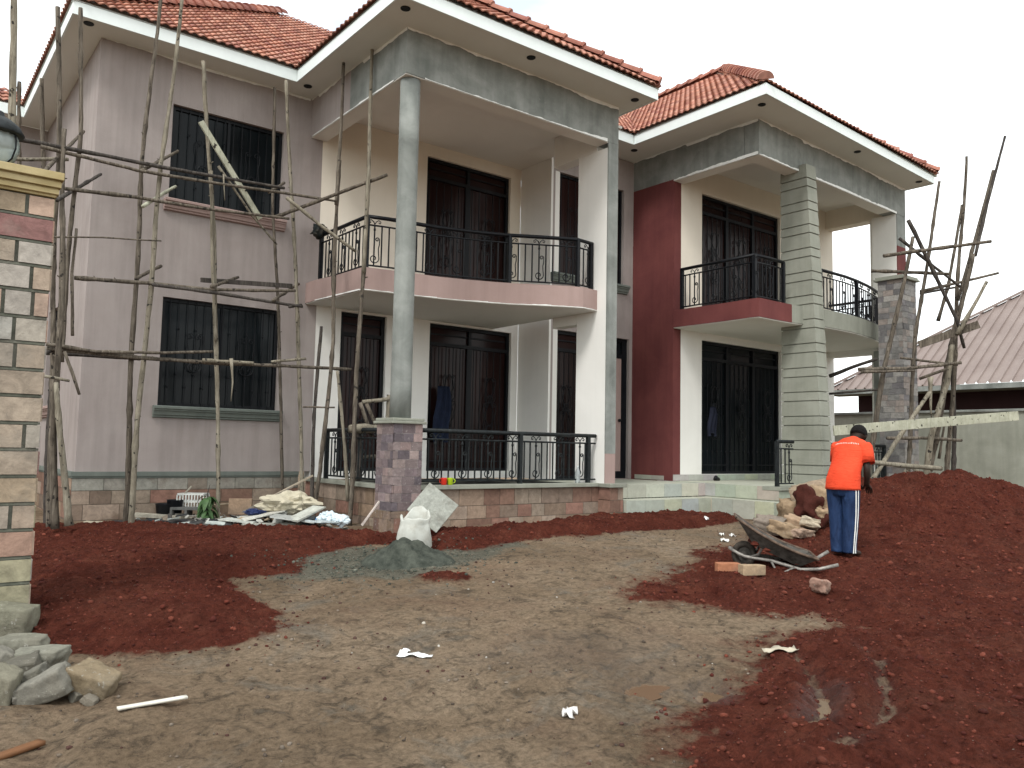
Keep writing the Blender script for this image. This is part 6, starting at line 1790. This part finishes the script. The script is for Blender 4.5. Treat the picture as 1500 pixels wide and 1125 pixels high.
# hair: close cropped cap
mhair = plain('cropped_black_hair', (.008, .007, .007), .95, var=.4, scale=60, bstr=.6)
mb = MB(); hc = H(.0, .43, 1.455); up_ = (Z * .75 + FHm * .55).normalized(); sx_ = r0m - up_ * r0m.dot(up_); sx_.normalize(); sy_ = up_.cross(sx_)
rings = []
for k in range(9):
    t = -.35 + 1.35 * k / 8; rr_ = math.sqrt(max(.0004, 1 - t * t * .98)); rings.append(ell(hc + up_ * (.112 * t * S_), sx_, sy_, .098 * rr_, .112 * rr_, 24))
mb.loft(rings); mb.build("hair", mhair, man, smooth=True)
# shirt
mshirt, nt, bs = new_mat('orange_red_jersey'); co = tex_co(nt)
lnk(nt, ramp(nt, noise(nt, co, 5, 5, .6), [(.3, (.58, .050, .018)), (.7, (.72, .075, .030))]), bs.inputs["Base Color"]); bs.inputs["Roughness"].default_value = .85
cs_ = tex_co(nt, (3, 3, 9)); bump(nt, bs, noise(nt, cs_, 3, 4, .6, 1.2), .45, .03)
lean = (Z * .80 + FH_ * .55 + r0 * .2).normalized()
mb = MB(); rings = []
spec = [((.0, -.005, .775), .208, .158, 0.03), ((.0, -.004, .80), .206, .156, .03), ((.0, .008, .90), .200, .150, .05), ((.0, .055, 1.0), .19, .142, .06), ((.0, .12, 1.10), .19, .135, .05), ((.0, .175, 1.19), .200, .135, .04), ((.0, .225, 1.265), .208, .128, .02), ((.0, .262, 1.318), .195, .114, .01), ((.0, .288, 1.352), .152, .095, .01), ((.0, .31, 1.37), .082, .072, 0), ((.0, .318, 1.38), .068, .06, 0)]
for i, (c, ra, rb, fo) in enumerate(spec):
    t = i / (len(spec) - 1); axn = (Z * (1 - .45 * t) + FHm * .5 * t).normalized()
    ua = (r0m - axn * r0m.dot(axn)).normalized(); ub = axn.cross(ua)
    rings.append(ell(H(*c), ua, ub, ra, rb, 36, fo, i * .35))
mb.loft(rings)
def sleeve(a, b, r1, r2):
    d = (b - a).normalized(); ua = d.orthogonal().normalized(); ub = d.cross(ua)
    mb.loft([ell(a - d * .03, ua, ub, r1 * .8, r1 * .8, 20), ell(a, ua, ub, r1, r1, 20, .03, 1), ell(a.lerp(b, .5), ua, ub, (r1 + r2) / 2, (r1 + r2) / 2, 20, .08, 2), ell(b, ua, ub, r2, r2, 20, .10, 3), ell(b - d * .004, ua, ub, r2 * .9, r2 * .9, 20, .10, 3)])
sleeve(H(.165, .225, 1.292), H(.222, .185, 1.09), .088, .080); sleeve(H(-.165, .235, 1.292), H(-.215, .29, 1.10), .088, .080)
shirt = mb.build("shirt", mshirt, man, smooth=True)
# faded white print across the shoulders: an arc of unreadable flecks
mb = MB(); mfleck = plain('faded_white_print', (.70, .45, .38), .8, bstr=0)
for k in range(17):
    th = math.radians(-142 + 5.6 * k); c0 = Vector((.0, .232, 1.273)); axn = (Z * .72 + FHm * .32).normalized(); ua = (r0m - axn * r0m.dot(axn)).normalized(); ub = axn.cross(ua)
    q = H(*c0) + ua * (.209 * S_ * math.cos(th)) + ub * (.125 * S_ * math.sin(th)); nn_ = (ua * math.cos(th) + ub * math.sin(th)).normalized(); tt = nn_.cross(axn).normalized()
    mb.obox(q - tt * .004 - nn_ * .004, tt, nn_, axn, random.uniform(.006, .011), .006, random.uniform(.010, .019))
mb.build("shirt_print", mfleck, shirt)
# trousers with two white side stripes
mtr, nt, bs = new_mat('navy_track_trousers'); co = tex_co(nt, (6, 6, 2.2))
nz = noise(nt, co, 2, 5, .6, 1.0); lnk(nt, ramp(nt, nz, [(.3, (.010, .022, .062)), (.7, (.020, .045, .115))]), bs.inputs["Base Color"]); bs.inputs["Roughness"].default_value = .6; bump(nt, bs, nz, .7, .04)
mb = MB()
legR = [((.0, .0, .90), .178, .125), ((.095, .0, .80), .104, .118), ((.092, .005, .66), .100, .108), ((.085, .018, .48), .092, .094), ((.078, .01, .30), .088, .088), ((.072, .0, .14), .082, .084), ((.070, .0, .05), .080, .086), ((.070, .0, .035), .078, .084)]
for sd in (-1, 1):
    rings = []
    for i, (c, ra, rb) in enumerate(legR):
        if i == 0: rings.append(ell(H(sd * .09, 0, .90), r0m, FHm, .098, .112, 28)); continue
        rings.append(ell(H(sd * c[0], c[1], c[2]), r0m, FHm, ra, rb, 28, .07 if i > 2 else .02, i * .6 + sd))
    mb.loft(rings)
mb.loft([ell(H(0, .0, z_), r0m, FHm, ra, .122, 32, .02, 3) for z_, ra in ((.70, .15), (.76, .184), (.84, .184), (.92, .178))])
trs = mb.build("trousers", mtr, man, smooth=True)
for k, th in enumerate((math.radians(-30), math.radians(-12))):
    mb = MB(); vs = []
    for i, (c, ra, rb) in enumerate(legR[1:]):
        for dth in (-.055, .055):
            t = th + dth * (.09 / ra) * 1.3
            f = 1.012 + (.07 if i > 1 else .02) * mnoise.noise(Vector((math.cos(t) * 2.2 + (i + 1) * .6 + 1, math.sin(t) * 2.2, ((i + 1) * .6 + 1) * 3)))
            vs.append(H(c[0], c[1], c[2]) + (r0m * (ra * f * math.cos(t)) + FHm * (rb * f * math.sin(t))) * S_ + (r0m * math.cos(t) + FHm * math.sin(t)) * .004)
    mb.add(vs, [(2 * i, 2 * i + 2, 2 * i + 3, 2 * i + 1) for i in range(len(legR) - 2)])
    mb.build("stripe", M['paint_edge'], trs, smooth=True)

# bare wire hanging from the upper porch ceiling
mb = MB(); mb.tube([at(*q, 'y', 10.3) for q in ((690, 146), (683, 153), (680, 161), (681, 168), (685, 170))], .005, 5)
mb.build("ceiling_wire", M['black'], house)

# plain outer walls round the back of the right block
mb = MB(); wall(mb, (16.2, 16.5), -Y, Vector((1, 0, 0)), 6.5, -1.0, SOFR - .02, (), 0.2); mb.build("wall", M['maroon'], house)
# the man's face, turned down towards the soil
fd = (FHm * .86 - Z * .5).normalized(); fu_ = (Z * .86 + FHm * .5).normalized(); hc0 = H(0, .425, 1.437)
for e_ in (-1, 1):
    mb = MB(); c = hc0 + (fd * .083 + fu_ * .012 + r0m * (e_ * .032)) * S_
    mb.lathe(c, [(.003, -.011), (.010, -.005), (.010, .005), (.003, .011)], 10); mb.build("eye", plain('eye_white', (.5, .47, .43), .3, var=.05, bstr=0), man, smooth=True)
mb = MB(); mb.tube([hc0 + (fd * (.086 - abs(k) * .004) - fu_ * .042 + r0m * (k * .011)) * S_ for k in (-2, -1, 0, 1, 2)], .006, 6); mb.build("mouth", mskin, man, smooth=True)
